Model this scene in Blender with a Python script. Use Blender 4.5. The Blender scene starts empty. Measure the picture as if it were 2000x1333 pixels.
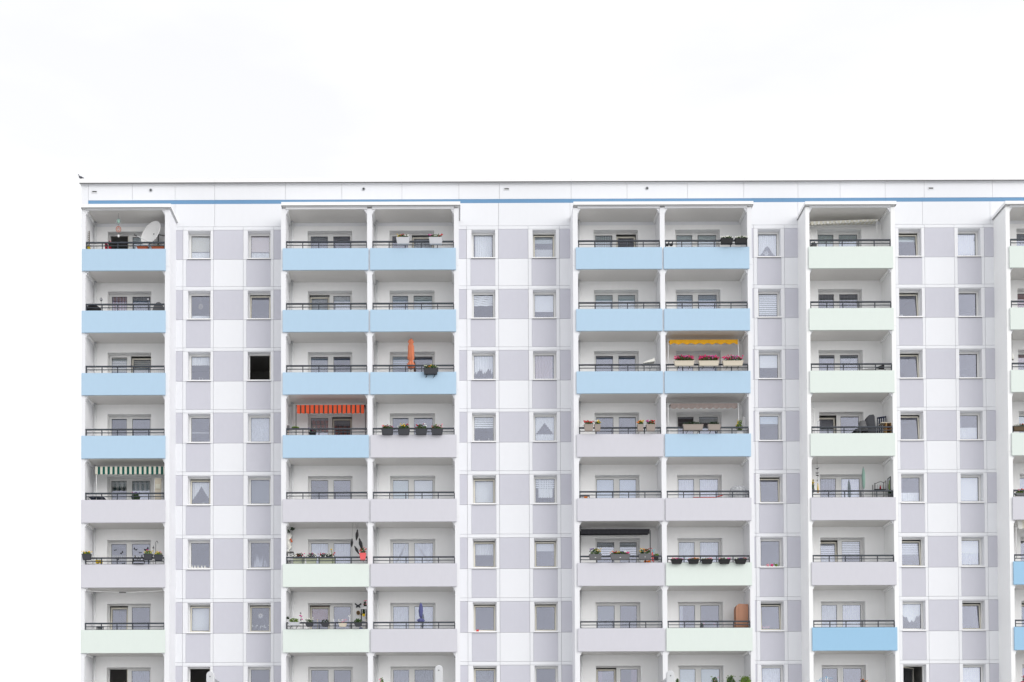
import bpy, math, random
from mathutils import Matrix, Vector
random.seed(7)
SC = bpy.context.scene
COL = SC.collection

# ------------------------------------------------------------------ camera
F = 2489.0                      # focal length in pixels of a 2000 px wide picture
PITCH, ROLL = 0.0215, 0.0034
CAM = Vector((0.0, -57.6, 1.6))
VX, VY = 890.0, 1640.0          # where lines square to the facade meet
CX, CY = VX, VY - F * math.tan(PITCH)
fwd = Vector((0, math.cos(PITCH), math.sin(PITCH)))
up0 = Vector((0, -math.sin(PITCH), math.cos(PITCH)))
rt0 = Vector((1, 0, 0))
UPV = up0 * math.cos(ROLL) + rt0 * math.sin(ROLL)
RTV = rt0 * math.cos(ROLL) - up0 * math.sin(ROLL)
cd = bpy.data.cameras.new('camera')
cam = bpy.data.objects.new('camera', cd)
COL.objects.link(cam)
m3 = Matrix((RTV, UPV, -fwd)).transposed()
cam.matrix_world = Matrix.Translation(CAM) @ m3.to_4x4()
cd.sensor_width = 36.0
cd.sensor_fit = 'HORIZONTAL'
cd.lens = F * 36.0 / 2000.0
cd.shift_x = (1000 - CX) / 2000.0
cd.shift_y = (CY - 666.5) / 2000.0
cd.clip_end = 6000
SC.camera = cam

# ------------------------------------------------------------------ light: bright overcast sky
SUN_EL, SUN_AZ = math.radians(25), math.radians(132)
world = bpy.data.worlds.new('World')
SC.world = world
world.use_nodes = True
wn, wl = world.node_tree.nodes, world.node_tree.links
wn.clear()
sky = wn.new('ShaderNodeTexSky')
sky.sky_type = 'NISHITA'
sky.sun_disc = False
sky.sun_elevation = SUN_EL
sky.sun_rotation = SUN_AZ
sky.air_density = 1.0
sky.dust_density = 3.0
hs = wn.new('ShaderNodeHueSaturation')
hs.inputs['Saturation'].default_value = 0.12
mixw = wn.new('ShaderNodeMixRGB')
mixw.inputs['Fac'].default_value = 0.66
mixw.inputs['Color2'].default_value = (8.85, 8.9, 9.1, 1)
bg = wn.new('ShaderNodeBackground')
bg.inputs['Strength'].default_value = 0.148
wo = wn.new('ShaderNodeOutputWorld')
wl.new(sky.outputs[0], hs.inputs['Color'])
wl.new(hs.outputs[0], mixw.inputs['Color1'])
wtc = wn.new('ShaderNodeTexCoord'); wmp = wn.new('ShaderNodeMapping'); wmp.inputs['Scale'].default_value = (1, 1, 3)
wnz = wn.new('ShaderNodeTexNoise'); wnz.inputs['Scale'].default_value = 3.2; wnz.inputs['Detail'].default_value = 5
wrp = wn.new('ShaderNodeMapRange')
wrp.inputs['From Min'].default_value = 0.3; wrp.inputs['From Max'].default_value = 0.7
wrp.inputs['To Min'].default_value = 0.955; wrp.inputs['To Max'].default_value = 1.12
wsc = wn.new('ShaderNodeVectorMath'); wsc.operation = 'SCALE'
wl.new(wtc.outputs['Generated'], wmp.inputs[0]); wl.new(wmp.outputs[0], wnz.inputs['Vector'])
wl.new(wnz.outputs['Fac'], wrp.inputs['Value'])
wl.new(mixw.outputs[0], wsc.inputs[0]); wl.new(wrp.outputs[0], wsc.inputs['Scale'])
wl.new(wsc.outputs[0], bg.inputs['Color'])
wl.new(bg.outputs[0], wo.inputs['Surface'])
sl = bpy.data.lights.new('sun', 'SUN')
sl.energy = 0.62
sl.angle = math.radians(38)
sl.color = (1.0, 0.97, 0.93)
sun = bpy.data.objects.new('sun', sl)
COL.objects.link(sun)
# thin cloud: a broad soft sun behind the camera to the right
sd = Vector((0.74, -0.67, 0)).normalized() * math.cos(SUN_EL) + Vector((0, 0, math.sin(SUN_EL)))
sun.rotation_euler = sd.to_track_quat('Z', 'Y').to_euler()
SC.view_settings.view_transform = 'Standard'
SC.view_settings.look = 'None'
SC.view_settings.exposure = 0.03
SC.view_settings.gamma = 1.0
SC.view_settings.use_curve_mapping = False

# ------------------------------------------------------------------ measuring
def P(px, py, Y=0.0):
    """world point on the plane y = Y seen at pixel (px, py) of the 2000 px picture"""
    d = fwd + RTV * ((px - CX) / F) + UPV * ((CY - py) / F)
    return CAM + d * ((Y - CAM.y) / d.y)
def X(px, Y=0.0, py=800): return P(px, py, Y).x
def Z(py, Y=0.0, px=950): return P(px, py, Y).z

# ------------------------------------------------------------------ materials
MATS = {}
def lin(c):
    return tuple(((v / 255) / 12.92 if v <= 10 else (((v / 255) + 0.055) / 1.055) ** 2.4) for v in c)
def paint(name, col, rough=0.75, var=0.03, bump=0.08, scale=6.0, metal=0.0, spec=0.3):
    m = bpy.data.materials.new(name); m.use_nodes = True
    n, l = m.node_tree.nodes, m.node_tree.links
    b = n['Principled BSDF']
    b.inputs['Roughness'].default_value = rough
    b.inputs['Metallic'].default_value = metal
    b.inputs['Specular IOR Level'].default_value = spec
    tc = n.new('ShaderNodeTexCoord')
    mp = n.new('ShaderNodeMapping'); mp.inputs['Scale'].default_value = (1, 1, 0.35)
    nz = n.new('ShaderNodeTexNoise'); nz.inputs['Scale'].default_value = scale; nz.inputs['Detail'].default_value = 6
    l.new(tc.outputs['Object'], mp.inputs[0]); l.new(mp.outputs[0], nz.inputs['Vector'])
    oi = n.new('ShaderNodeObjectInfo')
    add = n.new('ShaderNodeMath'); add.operation = 'MULTIPLY_ADD'
    add.inputs[1].default_value = var; l.new(nz.outputs['Fac'], add.inputs[0])
    ad2 = n.new('ShaderNodeMath'); ad2.operation = 'MULTIPLY_ADD'
    ad2.inputs[1].default_value = var * 0.5; ad2.inputs[2].default_value = 1 - var * 0.75
    l.new(oi.outputs['Random'], ad2.inputs[0]); l.new(ad2.outputs[0], add.inputs[2])
    vm = n.new('ShaderNodeVectorMath'); vm.operation = 'SCALE'
    vm.inputs[0].default_value = col; l.new(add.outputs[0], vm.inputs['Scale'])
    l.new(vm.outputs[0], b.inputs['Base Color'])
    if bump:
        n2 = n.new('ShaderNodeTexNoise'); n2.inputs['Scale'].default_value = 90; n2.inputs['Detail'].default_value = 3
        l.new(tc.outputs['Object'], n2.inputs['Vector'])
        bp = n.new('ShaderNodeBump'); bp.inputs['Strength'].default_value = bump; bp.inputs['Distance'].default_value = 0.004
        l.new(n2.outputs['Fac'], bp.inputs['Height']); l.new(bp.outputs[0], b.inputs['Normal'])
    MATS[name] = m
    return m
def fabric(name, col, see=0.0, folds=0.0, trans=0.35, speck=0.0):
    """woven cloth: diffuse + translucent, partly open weave"""
    m = bpy.data.materials.new(name); m.use_nodes = True
    n, l = m.node_tree.nodes, m.node_tree.links
    n.clear()
    out = n.new('ShaderNodeOutputMaterial')
    df = n.new('ShaderNodeBsdfDiffuse'); tl = n.new('ShaderNodeBsdfTranslucent')
    df.inputs['Color'].default_value = (*col, 1); tl.inputs['Color'].default_value = (*col, 1)
    mx = n.new('ShaderNodeMixShader'); mx.inputs[0].default_value = trans
    l.new(df.outputs[0], mx.inputs[1]); l.new(tl.outputs[0], mx.inputs[2])
    tr = n.new('ShaderNodeBsdfTransparent')
    m2 = n.new('ShaderNodeMixShader')
    l.new(mx.outputs[0], m2.inputs[1]); l.new(tr.outputs[0], m2.inputs[2])
    tc = n.new('ShaderNodeTexCoord')
    nz = n.new('ShaderNodeTexNoise'); nz.inputs['Scale'].default_value = 14; nz.inputs['Detail'].default_value = 4
    mp = n.new('ShaderNodeMapping'); mp.inputs['Scale'].default_value = (2.4, 1, 0.35 if speck == 0 else 1.6)
    l.new(tc.outputs['Object'], mp.inputs[0]); l.new(mp.outputs[0], nz.inputs['Vector'])
    ma = n.new('ShaderNodeMath'); ma.operation = 'MULTIPLY_ADD'; ma.use_clamp = True
    ma.inputs[1].default_value = folds * 2; ma.inputs[2].default_value = see - folds
    l.new(nz.outputs['Fac'], ma.inputs[0]); l.new(ma.outputs[0], m2.inputs[0])
    l.new(m2.outputs[0], out.inputs[0])
    MATS[name] = m
    return m
def glass(name, refl=0.24, tint=(0.84, 0.86, 1.0), tr=0.66):
    m = bpy.data.materials.new(name); m.use_nodes = True
    n, l = m.node_tree.nodes, m.node_tree.links
    n.clear()
    out = n.new('ShaderNodeOutputMaterial')
    g = n.new('ShaderNodeBsdfGlossy'); g.inputs['Roughness'].default_value = 0.02
    g.inputs['Color'].default_value = (*tint, 1)
    t = n.new('ShaderNodeBsdfTransparent'); t.inputs['Color'].default_value = (tr * 0.98, tr * 0.995, tr, 1)
    mx = n.new('ShaderNodeMixShader')
    tc = n.new('ShaderNodeTexCoord'); nz = n.new('ShaderNodeTexNoise')
    nz.inputs['Scale'].default_value = 1.6; nz.inputs['Detail'].default_value = 1
    oi = n.new('ShaderNodeObjectInfo')
    av = n.new('ShaderNodeVectorMath'); av.operation = 'ADD'
    l.new(tc.outputs['Object'], av.inputs[0]); l.new(oi.outputs['Location'], av.inputs[1])
    l.new(av.outputs[0], nz.inputs['Vector'])
    bp = n.new('ShaderNodeBump'); bp.inputs['Strength'].default_value = 0.03; bp.inputs['Distance'].default_value = 0.01
    l.new(nz.outputs['Fac'], bp.inputs['Height']); l.new(bp.outputs[0], g.inputs['Normal'])
    ma = n.new('ShaderNodeMath'); ma.operation = 'MULTIPLY_ADD'
    ma.inputs[1].default_value = 0.06; ma.inputs[2].default_value = refl - 0.03
    l.new(oi.outputs['Random'], ma.inputs[0]); l.new(ma.outputs[0], mx.inputs[0])
    l.new(t.outputs[0], mx.inputs[1]); l.new(g.outputs[0], mx.inputs[2]); l.new(mx.outputs[0], out.inputs[0])
    MATS[name] = m
    return m

paint('white_render', (0.80, 0.805, 0.83), var=0.025)
paint('white_panel', (0.79, 0.80, 0.83), var=0.03)
paint('grey_panel', (0.57, 0.57, 0.63), var=0.055)
paint('flank', (0.88, 0.885, 0.885), var=0.03)
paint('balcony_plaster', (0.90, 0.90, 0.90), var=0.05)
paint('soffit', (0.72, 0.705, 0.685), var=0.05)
paint('blue', (0.43, 0.585, 0.73), var=0.05)
paint('blue_deep', (0.32, 0.53, 0.72), var=0.03)
paint('mint', (0.70, 0.765, 0.722), var=0.04)
paint('lavender', (0.61, 0.605, 0.655), var=0.05)
paint('stripe', (0.15, 0.30, 0.49), var=0.08)
paint('coping', (0.86, 0.86, 0.86), rough=0.45)
paint('dark_gap', (0.03, 0.03, 0.03))
paint('railing', (0.045, 0.052, 0.065), rough=0.5, var=0.1)
paint('pvc', (0.80, 0.80, 0.79), rough=0.35, var=0.02, bump=0)
paint('pvc_cream', (0.72, 0.69, 0.60), rough=0.4, var=0.03, bump=0)
paint('pipe', (0.70, 0.71, 0.72), rough=0.35, bump=0)
paint('interior', (0.42, 0.41, 0.40), var=0.1)
paint('core', (0.42, 0.42, 0.44))
paint('ground', (0.5, 0.5, 0.49), var=0.3, scale=0.5)
paint('anthracite', (0.045, 0.047, 0.055), rough=0.6, var=0.15)
paint('black', (0.015, 0.015, 0.017), rough=0.6)
paint('light_grey', (0.52, 0.53, 0.56), rough=0.5)
paint('taupe', (0.32, 0.275, 0.245), rough=0.7)
paint('beige', (0.60, 0.54, 0.44), rough=0.7)
paint('white_plastic', (0.78, 0.78, 0.78), rough=0.4)
paint('terracotta', (0.50, 0.13, 0.06))
paint('red', (0.62, 0.03, 0.03), rough=0.5)
paint('coral', (0.80, 0.13, 0.14), rough=0.5)
paint('crimson', (0.40, 0.01, 0.03))
paint('pink', (0.76, 0.05, 0.20))
paint('pale_pink', (0.80, 0.35, 0.42))
paint('magenta', (0.65, 0.10, 0.35))
paint('purple', (0.14, 0.04, 0.30))
paint('yellow', (0.80, 0.55, 0.03))
paint('orange', (0.80, 0.22, 0.03))
paint('white_petal', (0.80, 0.80, 0.74))
paint('leaf', (0.06, 0.115, 0.03), var=0.5)
paint('leaf_light', (0.15, 0.24, 0.04), var=0.5)
paint('leaf_dark', (0.03, 0.055, 0.025), var=0.5)
paint('stem_brown', (0.10, 0.07, 0.04))
paint('pale_green', (0.60, 0.64, 0.48))
paint('sea_green', (0.30, 0.46, 0.40))
paint('wood', (0.42, 0.25, 0.10), var=0.3)
paint('brown_cloth', (0.42, 0.22, 0.145), rough=0.9)
paint('steel', (0.45, 0.46, 0.48), rough=0.3, metal=0.7, bump=0)
paint('lamp_grey', (0.60, 0.61, 0.63), rough=0.4, bump=0)
paint('dark_grey', (0.13, 0.13, 0.135), rough=0.5)
paint('turquoise', (0.05, 0.50, 0.55))
paint('violet_cloth', (0.12, 0.13, 0.30), rough=0.9)
paint('navy', (0.02, 0.03, 0.07), rough=0.7)
paint('feather', (0.10, 0.10, 0.12))
fabric('lace', (0.95, 0.96, 0.95), see=0.02, folds=0.26, trans=0.12, speck=1)
fabric('sheer', (0.90, 0.92, 0.95), see=0.08, folds=0.36, trans=0.12)
fabric('sheer_dark', (0.34, 0.37, 0.38), see=0.2, folds=0.45)
fabric('drape_dark', (0.14, 0.14, 0.17), see=0.05, folds=0.25)
fabric('blind_white', (0.92, 0.93, 0.92), trans=0.04)
fabric('blind_green', (0.62, 0.70, 0.66), trans=0.04)
fabric('blind_cream', (0.66, 0.64, 0.54), trans=0.04)
fabric('blind_pinkish', (0.70, 0.60, 0.55), trans=0.04)
fabric('blind_blue', (0.66, 0.74, 0.80), trans=0.04)
fabric('blind_brown', (0.36, 0.15, 0.12), trans=0.2)
fabric('zebra_dark', (0.30, 0.34, 0.36), see=0.45, folds=0.1, trans=0.2)
fabric('drape_pink', (0.75, 0.62, 0.62), trans=0.3)
fabric('drape_plum', (0.52, 0.38, 0.46), trans=0.3)
fabric('cloth_orange', (0.72, 0.11, 0.05), trans=0.2)
fabric('cloth_umbrella', (0.82, 0.30, 0.17), trans=0.2)
fabric('cloth_dark', (0.035, 0.035, 0.04), trans=0.1)
fabric('cloth_green', (0.02, 0.10, 0.085), trans=0.15)
fabric('cloth_cream', (0.72, 0.70, 0.60), trans=0.2)
fabric('cloth_yellow', (0.72, 0.38, 0.03), trans=0.2)
fabric('cloth_taupe', (0.30, 0.25, 0.235), trans=0.2)
fabric('cloth_white', (0.78, 0.78, 0.76), trans=0.2)
fabric('film', (0.75, 0.77, 0.80), see=0.55, folds=0.6)
glass('glass', refl=0.185, tr=0.97)
def M(n): return MATS[n]

# ------------------------------------------------------------------ mesh helpers
class MB:
    def __init__(s): s.v, s.f, s.mi, s.sm = [], [], [], []
    def face(s, idx, mi=0, sm=False): s.f.append(idx); s.mi.append(mi); s.sm.append(sm)
    def box(s, x0, x1, y0, y1, z0, z1, mi=0):
        b = len(s.v)
        s.v += [(x0, y0, z0), (x1, y0, z0), (x1, y1, z0), (x0, y1, z0), (x0, y0, z1), (x1, y0, z1), (x1, y1, z1), (x0, y1, z1)]
        for q in ((0, 3, 2, 1), (4, 5, 6, 7), (0, 1, 5, 4), (1, 2, 6, 5), (2, 3, 7, 6), (3, 0, 4, 7)):
            s.face([b + i for i in q], mi)
        return s
    def ring(s, x0, x1, z0, z1, a0, a1, c0, c1, y0, y1, mi=0):
        """rectangular frame: outer x0..x1,z0..z1; hole a0..a1,c0..c1; from y0 (front) to y1"""
        b = len(s.v)
        for y in (y0, y1):
            s.v += [(x0, y, z0), (x1, y, z0), (x1, y, z1), (x0, y, z1), (a0, y, c0), (a1, y, c0), (a1, y, c1), (a0, y, c1)]
        for i in range(4):
            j = (i + 1) % 4
            s.face([b + i, b + j, b + 4 + j, b + 4 + i], mi)
            s.face([b + 8 + j, b + 8 + i, b + 12 + i, b + 12 + j], mi)
            s.face([b + j, b + i, b + 8 + i, b + 8 + j], mi)
            s.face([b + 4 + i, b + 4 + j, b + 12 + j, b + 12 + i], mi)
        return s
    def tube(s, p, q, r, n=8, r2=None, mi=0, cap=True):
        p, q = Vector(p), Vector(q); r2 = r if r2 is None else r2
        d = (q - p).normalized(); a = d.orthogonal().normalized(); c = d.cross(a)
        b = len(s.v)
        for o, rr in ((p, r), (q, r2)):
            for i in range(n):
                t = 2 * math.pi * i / n
                s.v.append(tuple(o + a * (math.cos(t) * rr) + c * (math.sin(t) * rr)))
        for i in range(n):
            j = (i + 1) % n
            s.face([b + i, b + j, b + n + j, b + n + i], mi, True)
        if cap:
            s.face([b + i for i in range(n)][::-1], mi); s.face([b + n + i for i in range(n)], mi)
        return s
    def path(s, pts, r, n=6, mi=0):
        for p, q in zip(pts, pts[1:]): s.tube(p, q, r, n, mi=mi)
        return s
    def lathe(s, prof, cx=0, cy=0, n=16, mi=0, mod=None, sx=1, sy=1):
        b = len(s.v)
        for k, (r, z) in enumerate(prof):
            for i in range(n):
                t = 2 * math.pi * i / n
                rr = r * (mod(t, z) if mod else 1)
                s.v.append((cx + math.cos(t) * rr * sx, cy + math.sin(t) * rr * sy, z))
        for k in range(len(prof) - 1):
            for i in range(n):
                j = (i + 1) % n
                s.face([b + k * n + i, b + k * n + j, b + (k + 1) * n + j, b + (k + 1) * n + i], mi, True)
        s.face([b + i for i in range(n)][::-1], mi)
        s.face([b + (len(prof) - 1) * n + i for i in range(n)], mi)
        return s
    def blob(s, c, rx, ry, rz, n=6, mi=0):
        b = len(s.v); m = 4
        for k in range(m + 1):
            a = -math.pi / 2 + math.pi * k / m
            for i in range(n):
                t = 2 * math.pi * i / n
                s.v.append((c[0] + math.cos(a) * math.cos(t) * rx, c[1] + math.cos(a) * math.sin(t) * ry, c[2] + math.sin(a) * rz))
        for k in range(m):
            for i in range(n):
                j = (i + 1) % n
                s.face([b + k * n + i, b + k * n + j, b + (k + 1) * n + j, b + (k + 1) * n + i], mi, True)
        return s
    def leafy(s, c, rx, ry, rz, n, size, mi=0, up=0.3):
        """many small leaf faces through an ellipsoid"""
        for _ in range(n):
            while True:
                a = [random.uniform(-1, 1) for _ in range(3)]
                if a[0] ** 2 + a[1] ** 2 + a[2] ** 2 < 1: break
            o = Vector((c[0] + a[0] * rx, c[1] + a[1] * ry, c[2] + a[2] * rz))
            d = Vector((random.gauss(0, 1), random.gauss(0, 1), random.gauss(up, 1))).normalized()
            e = d.orthogonal().normalized(); e = Matrix.Rotation(random.uniform(0, 6.28), 3, d) @ e
            g = d.cross(e); L = size * random.uniform(0.6, 1.4)
            b = len(s.v)
            s.v += [tuple(o - e * L), tuple(o + g * L * 0.4), tuple(o + e * L), tuple(o - g * L * 0.4)]
            s.face([b, b + 1, b + 2, b + 3], mi)
        return s
    def mesh(s, name, mats):
        me = bpy.data.meshes.new(name)
        me.from_pydata(s.v, [], s.f)
        for m in (mats if isinstance(mats, (list, tuple)) else [mats]):
            me.materials.append(M(m) if isinstance(m, str) else m)
        me.polygons.foreach_set('material_index', s.mi)
        me.polygons.foreach_set('use_smooth', s.sm)
        me.update()
        return me
def obj(name, mb, mats, parent=None, loc=(0, 0, 0), rot=(0, 0, 0), stuff=False):
    me = mb if isinstance(mb, bpy.types.Mesh) else mb.mesh(name, mats)
    o = bpy.data.objects.new(name, me)
    COL.objects.link(o)
    if parent is not None: o.parent = parent
    o.location = loc; o.rotation_euler = rot
    if stuff: o['kind'] = 'stuff'
    return o
BOXC = {}
def boxobj(name, x0, x1, y0, y1, z0, z1, mat, parent):
    """box with its origin in its lower corner; equal sizes share one mesh"""
    k = (round(x1 - x0, 3), round(y1 - y0, 3), round(z1 - z0, 3), mat)
    if k not in BOXC:
        BOXC[k] = MB().box(0, x1 - x0, 0, y1 - y0, 0, z1 - z0).mesh(name, mat)
    return obj(name, BOXC[k], None, parent, (x0, y0, z0))
def thing(name, label, cat, loc=(0, 0, 0), group=None, rot=(0, 0, 0)):
    o = bpy.data.objects.new(name, None)
    o.empty_display_size = 0.2
    COL.objects.link(o)
    o.location = loc; o.rotation_euler = rot
    o['label'] = label; o['category'] = cat
    if group: o['group'] = group
    return o
def tag(o, label, cat, group=None):
    o['label'] = label; o['category'] = cat
    if group: o['group'] = group
    return o

# ------------------------------------------------------------------ ground
g = obj('ground', MB().box(-2500, 2500, -2500, 2500, -0.5, 0), 'ground')
g['kind'] = 'structure'

# ------------------------------------------------------------------ the apartment building
D = 1.35            # depth of the balconies
REC = 0.33          # recess of windows in the insulated wall
WT = 0.40           # thickness of the outer wall
A = [448.1, 565.2, 684.5, 805.0, 926.9, 1050.5, 1175.0, 1299.5, 1426.0]
B = [505.4, 623.3, 743.3, 864.2, 986.0, 1111.2, 1235.7, 1361.0]
Cc = [558.5, 678.0, 798.5, 920.1, 1043.5, 1168.0, 1292.5, 1419.0]
T = [471.6, 592.3, 713.5, 836.6, 961.3, 1087.5, 1215.2, 1343.0]
Pp = [485.0, 605.3, 727.2, 849.8, 975.0, 1101.2, 1229.0, 1357.0]
Q = [527.2, 648.0, 770.2, 893.9, 1019.4, 1146.2, 1274.2, 1402.5]
zA = [Z(v) for v in A]; zB = [Z(v) for v in B]; zC = [Z(v) for v in Cc]
zT = [Z(v, -D + .12, 720) for v in T]; zP = [Z(v, -D, 720) for v in Pp]; zQ = [Z(v, -D, 720) for v in Q]
NF = 8
zTopSoffit = Z(406.8, -D, 720)
zSof = [zTopSoffit] + [q + 0.035 for q in zQ]     # underside of the slab above balcony k
bld = thing('apartment_building', 'tall prefabricated apartment block with checkered grey cladding and coloured loggia balconies', 'building', (0, 0, 0))
JT = 0.006          # half joint width

def panel(name, x0, x1, z0, z1, mat, y0=0.0, th=0.05):
    return boxobj(name, x0 + JT, x1 - JT, y0, y0 + th, z0 + JT, z1 - JT, mat, bld)

# --- window glazing -------------------------------------------------
def sheet(u0, u1, top, bot, w, h, mat, folds=9, amp=0.012, n=44, y=0.0, name='curtain', parent=None, loc=(0, 0, 0)):
    mb = MB()
    ph = random.uniform(0, 6)
    for i in range(n + 1):
        t = i / n; u = u0 + (u1 - u0) * t
        yy = y + amp * math.sin(ph + folds * 6.283 * t + 1.3 * math.sin(5 * t + ph))
        mb.v.append((u * w, yy, h * (1 - top(u)))); mb.v.append((u * w, yy * 1.2, h * (1 - bot(u))))
    for i in range(n):
        mb.face([2 * i, 2 * i + 1, 2 * i + 3, 2 * i + 2], 0, True)
    return obj(name, mb, mat, parent, loc)
def K(v): return lambda u: v
def scal(base, amp, n): return lambda u: base + amp * abs(math.sin(u * math.pi * n))
def star_mesh(r, y=0.0, pts=8):
    mb = MB()
    for i in range(pts):
        a = math.pi * 2 * i / pts
        d = Vector((math.cos(a), 0, math.sin(a))); e = Vector((-math.sin(a), 0, math.cos(a)))
        b = len(mb.v)
        mb.v += [tuple(d * r * .12), tuple(d * r * .6 + e * r * .16), tuple(d * r), tuple(d * r * .6 - e * r * .16)]
        mb.face([b, b + 1, b + 2, b + 3])
        b = len(mb.v)
        mb.v += [(v[0], v[1] + 0.01, v[2]) for v in mb.v[-4:]]
        mb.face([b + 3, b + 2, b + 1, b])
    return mb
def fill(par, x0, w, z0, h, spec, lean=False):
    """what hangs or stands behind one pane; x0,z0 lower left of the pane in the window's frame"""
    L = (x0, WT - 0.012 if not lean else WT + .14, z0)
    for s in spec:
        k = s[0]
        if k == 'blind':
            mb = MB(); fr, mat = s[1], s[2]
            mb.box(-0.03, w + 0.03, 0, 0.008, h * (1 - fr), h + .05, 0)
            mb.box(-0.03, w + 0.03, -0.008, 0.014, h * (1 - fr) - .02, h * (1 - fr), 0)
            obj('roller_blind', mb, mat, par, L)
        elif k == 'wavy':
            mb = MB(); fr, mat = s[1], s[2]; nb = max(3, int(fr * h / .09))
            for j in range(nb):
                zt = h - j * fr * h / nb; zb_ = h - (j + 1) * fr * h / nb
                b = len(mb.v); n = 24
                for i in range(n + 1):
                    u = i / n; wv = .012 * math.sin(u * 12.5 + j * .8)
                    mb.v.append((u * w, .0, zt + wv)); mb.v.append((u * w, -.03, zb_ + wv))
                for i in range(n): mb.face([b + 2 * i, b + 2 * i + 1, b + 2 * i + 3, b + 2 * i + 2], 0, True)
            obj('pleated_blind', mb, mat, par, L)
        elif k == 'zebra':
            fr = s[1]; mat = s[2] if len(s) > 2 else 'blind_white'
            mb = MB(); n = max(2, int(fr * h / 0.085)); st = fr * h / n
            for j in range(n):
                zt = h - j * st
                mb.box(-.03, w + .03, 0, .006, zt - st * .62, zt, 0)
                mb.box(-.03, w + .03, .004, .006, zt - st, zt - st * .62, 1)
            obj('striped_blind', mb, [mat, 'zebra_dark'], par, L)
        elif k == 'sheer':
            mat = s[1] if len(s) > 1 else 'sheer'
            sheet(-.02, 1.02, K(-.04), K(1.02), w, h, mat, folds=10, amp=.02, parent=par, loc=L)
        elif k == 'part':        # sheet over u0..u1 of the width
            sheet(s[1], s[2], K(-.03), K(1.02), w, h, s[3], folds=5, amp=.025, parent=par, loc=L)
        elif k == 'lace':        # from the top down to s[1]
            sheet(s[2] if len(s) > 2 else 0, s[3] if len(s) > 3 else 1, K(-.02), scal(s[1], .045, 8), w, h, 'lace', folds=9, amp=.015, parent=par, loc=L)
        elif k == 'step':
            f = lambda u: s[1] + .13 * (1 - abs(((u * 2.2 + .3) % 1) - .5) * 2 > .45) - .08 * (((u * 9) % 1) > .5)
            sheet(0, 1, K(-.02), f, w, h, 'lace', folds=8, amp=.012, parent=par, loc=L)
        elif k == 'cafe':
            sheet(0, 1, K(1 - s[1]), K(1.02), w, h, s[2] if len(s) > 2 else 'lace', folds=9, amp=.015, parent=par, loc=L)
        elif k == 'arch':
            sheet(0, 1, K(-.02), lambda u: .93 - .42 * math.exp(-((u - .5) / .26) ** 2) + .02 * math.sin(u * 60), w, h, 'lace', parent=par, loc=L)
        elif k == 'tri':
            sheet(0, 1, K(-.02), lambda u: .24 + 1.0 * abs(u - .5) + .02 * math.sin(u * 70), w, h, 'lace', parent=par, loc=L)
        elif k == 'swag':
            sheet(0, 1, K(-.02), lambda u: .50 - .18 * math.cos(u * 6.28) * .8 + .12 * abs(math.sin(u * 12)), w, h, 'lace', parent=par, loc=L)
        elif k == 'split':
            f = lambda u: .20 + 1.15 * abs(u - .5) ** .9 + .015 * math.sin(u * 80)
            sheet(0, 1, K(-.02), f, w, h, 'lace', parent=par, loc=L)
        elif k == 'cross':       # tied-back drape edge, s[1] = +1 or -1
            sheet(-.02, 1.02, K(-.04), K(1.02), w, h, 'sheer', folds=6, amp=.02, parent=par, loc=L)
            mb = MB(); a = (1, 0) if s[1] > 0 else (0, 1)
            mb.v += [(a[0] * w, -.04, h), (a[0] * w + (.12 if a[0] == 0 else -.12), -.04, h), (a[1] * w + (-.18 if a[1] else .18), -.04, h * .45), (a[1] * w, -.04, h * .42)]
            mb.face([0, 1, 2, 3]); obj('tied_curtain', mb, 'cloth_white', par, L)
        elif k == 'line':
            obj('curtain_rod', MB().box(0, w, 0, .02, h * (1 - s[1]), h * (1 - s[1]) + .03), 'white_plastic', par, L)
        elif k == 'star':
            obj('window_star', star_mesh(s[3]), 'white_plastic', par, (x0 + w * s[1], WT + .0, z0 + h * (1 - s[2])))
        elif k == 'ring':
            mb = MB(); r = .11
            pts = [(math.cos(t) * r * .8, 0, math.sin(t) * r) for t in [i * .524 for i in range(13)]]
            mb.path(pts, .012, 5); mb.path([(p[0] * .5, 0, p[2] * .5) for p in pts], .01, 5)
            mb.tube((0, 0, r), (0, 0, h * .42), .004, 4)
            obj('window_ornament', mb, 'cloth_cream' if False else 'beige', par, (x0 + w * .48, WT, z0 + h * .56))
        elif k == 'flowers':     # s[1] list of u, s[2] height, s[3] mat
            mb = MB()
            for u in s[1]:
                zt = h * s[2] * random.uniform(.7, 1.1)
                mb.tube((u * w, 0, -.02), (u * w + .02, 0, zt), .006, 4, mi=1)
                for _ in range(4):
                    mb.blob((u * w + random.uniform(-.05, .05), random.uniform(-.02, .02), zt + random.uniform(-.05, .05)), .03, .02, .028, 5)
            obj('window_flowers', mb, [s[3], 'leaf'], par, (x0, WT + .01, z0))
        elif k == 'leaves':
            mb = MB()
            for i in range(s[1]):
                u = random.uniform(.1, .95); zt = h * random.uniform(.3, .6); dx = random.uniform(-.14, .14)
                b = len(mb.v)
                mb.v += [(u * w - .02, 0, -.02), (u * w + .02, 0, -.02), (u * w + dx * .5 + .02, .01, zt * .6), (u * w + dx, .02, zt), (u * w + dx * .5 - .02, .01, zt * .6)]
                mb.face([b, b + 1, b + 2, b + 3, b + 4])
            obj('window_plant', mb, 'light_grey', par, (x0, WT + .03, z0))
        elif k == 'candles':
            for u, hh in ((.42, .17), (.58, .12)):
                obj('window_candle', MB().tube((0, 0, 0), (0, 0, hh), .012, 6).box(-.04, .04, -.03, .03, -.02, .015), 'white_petal', par, (x0 + u * w, WT + .01, z0 + .01))
        elif k == 'fairy':
            mb = MB()
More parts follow.
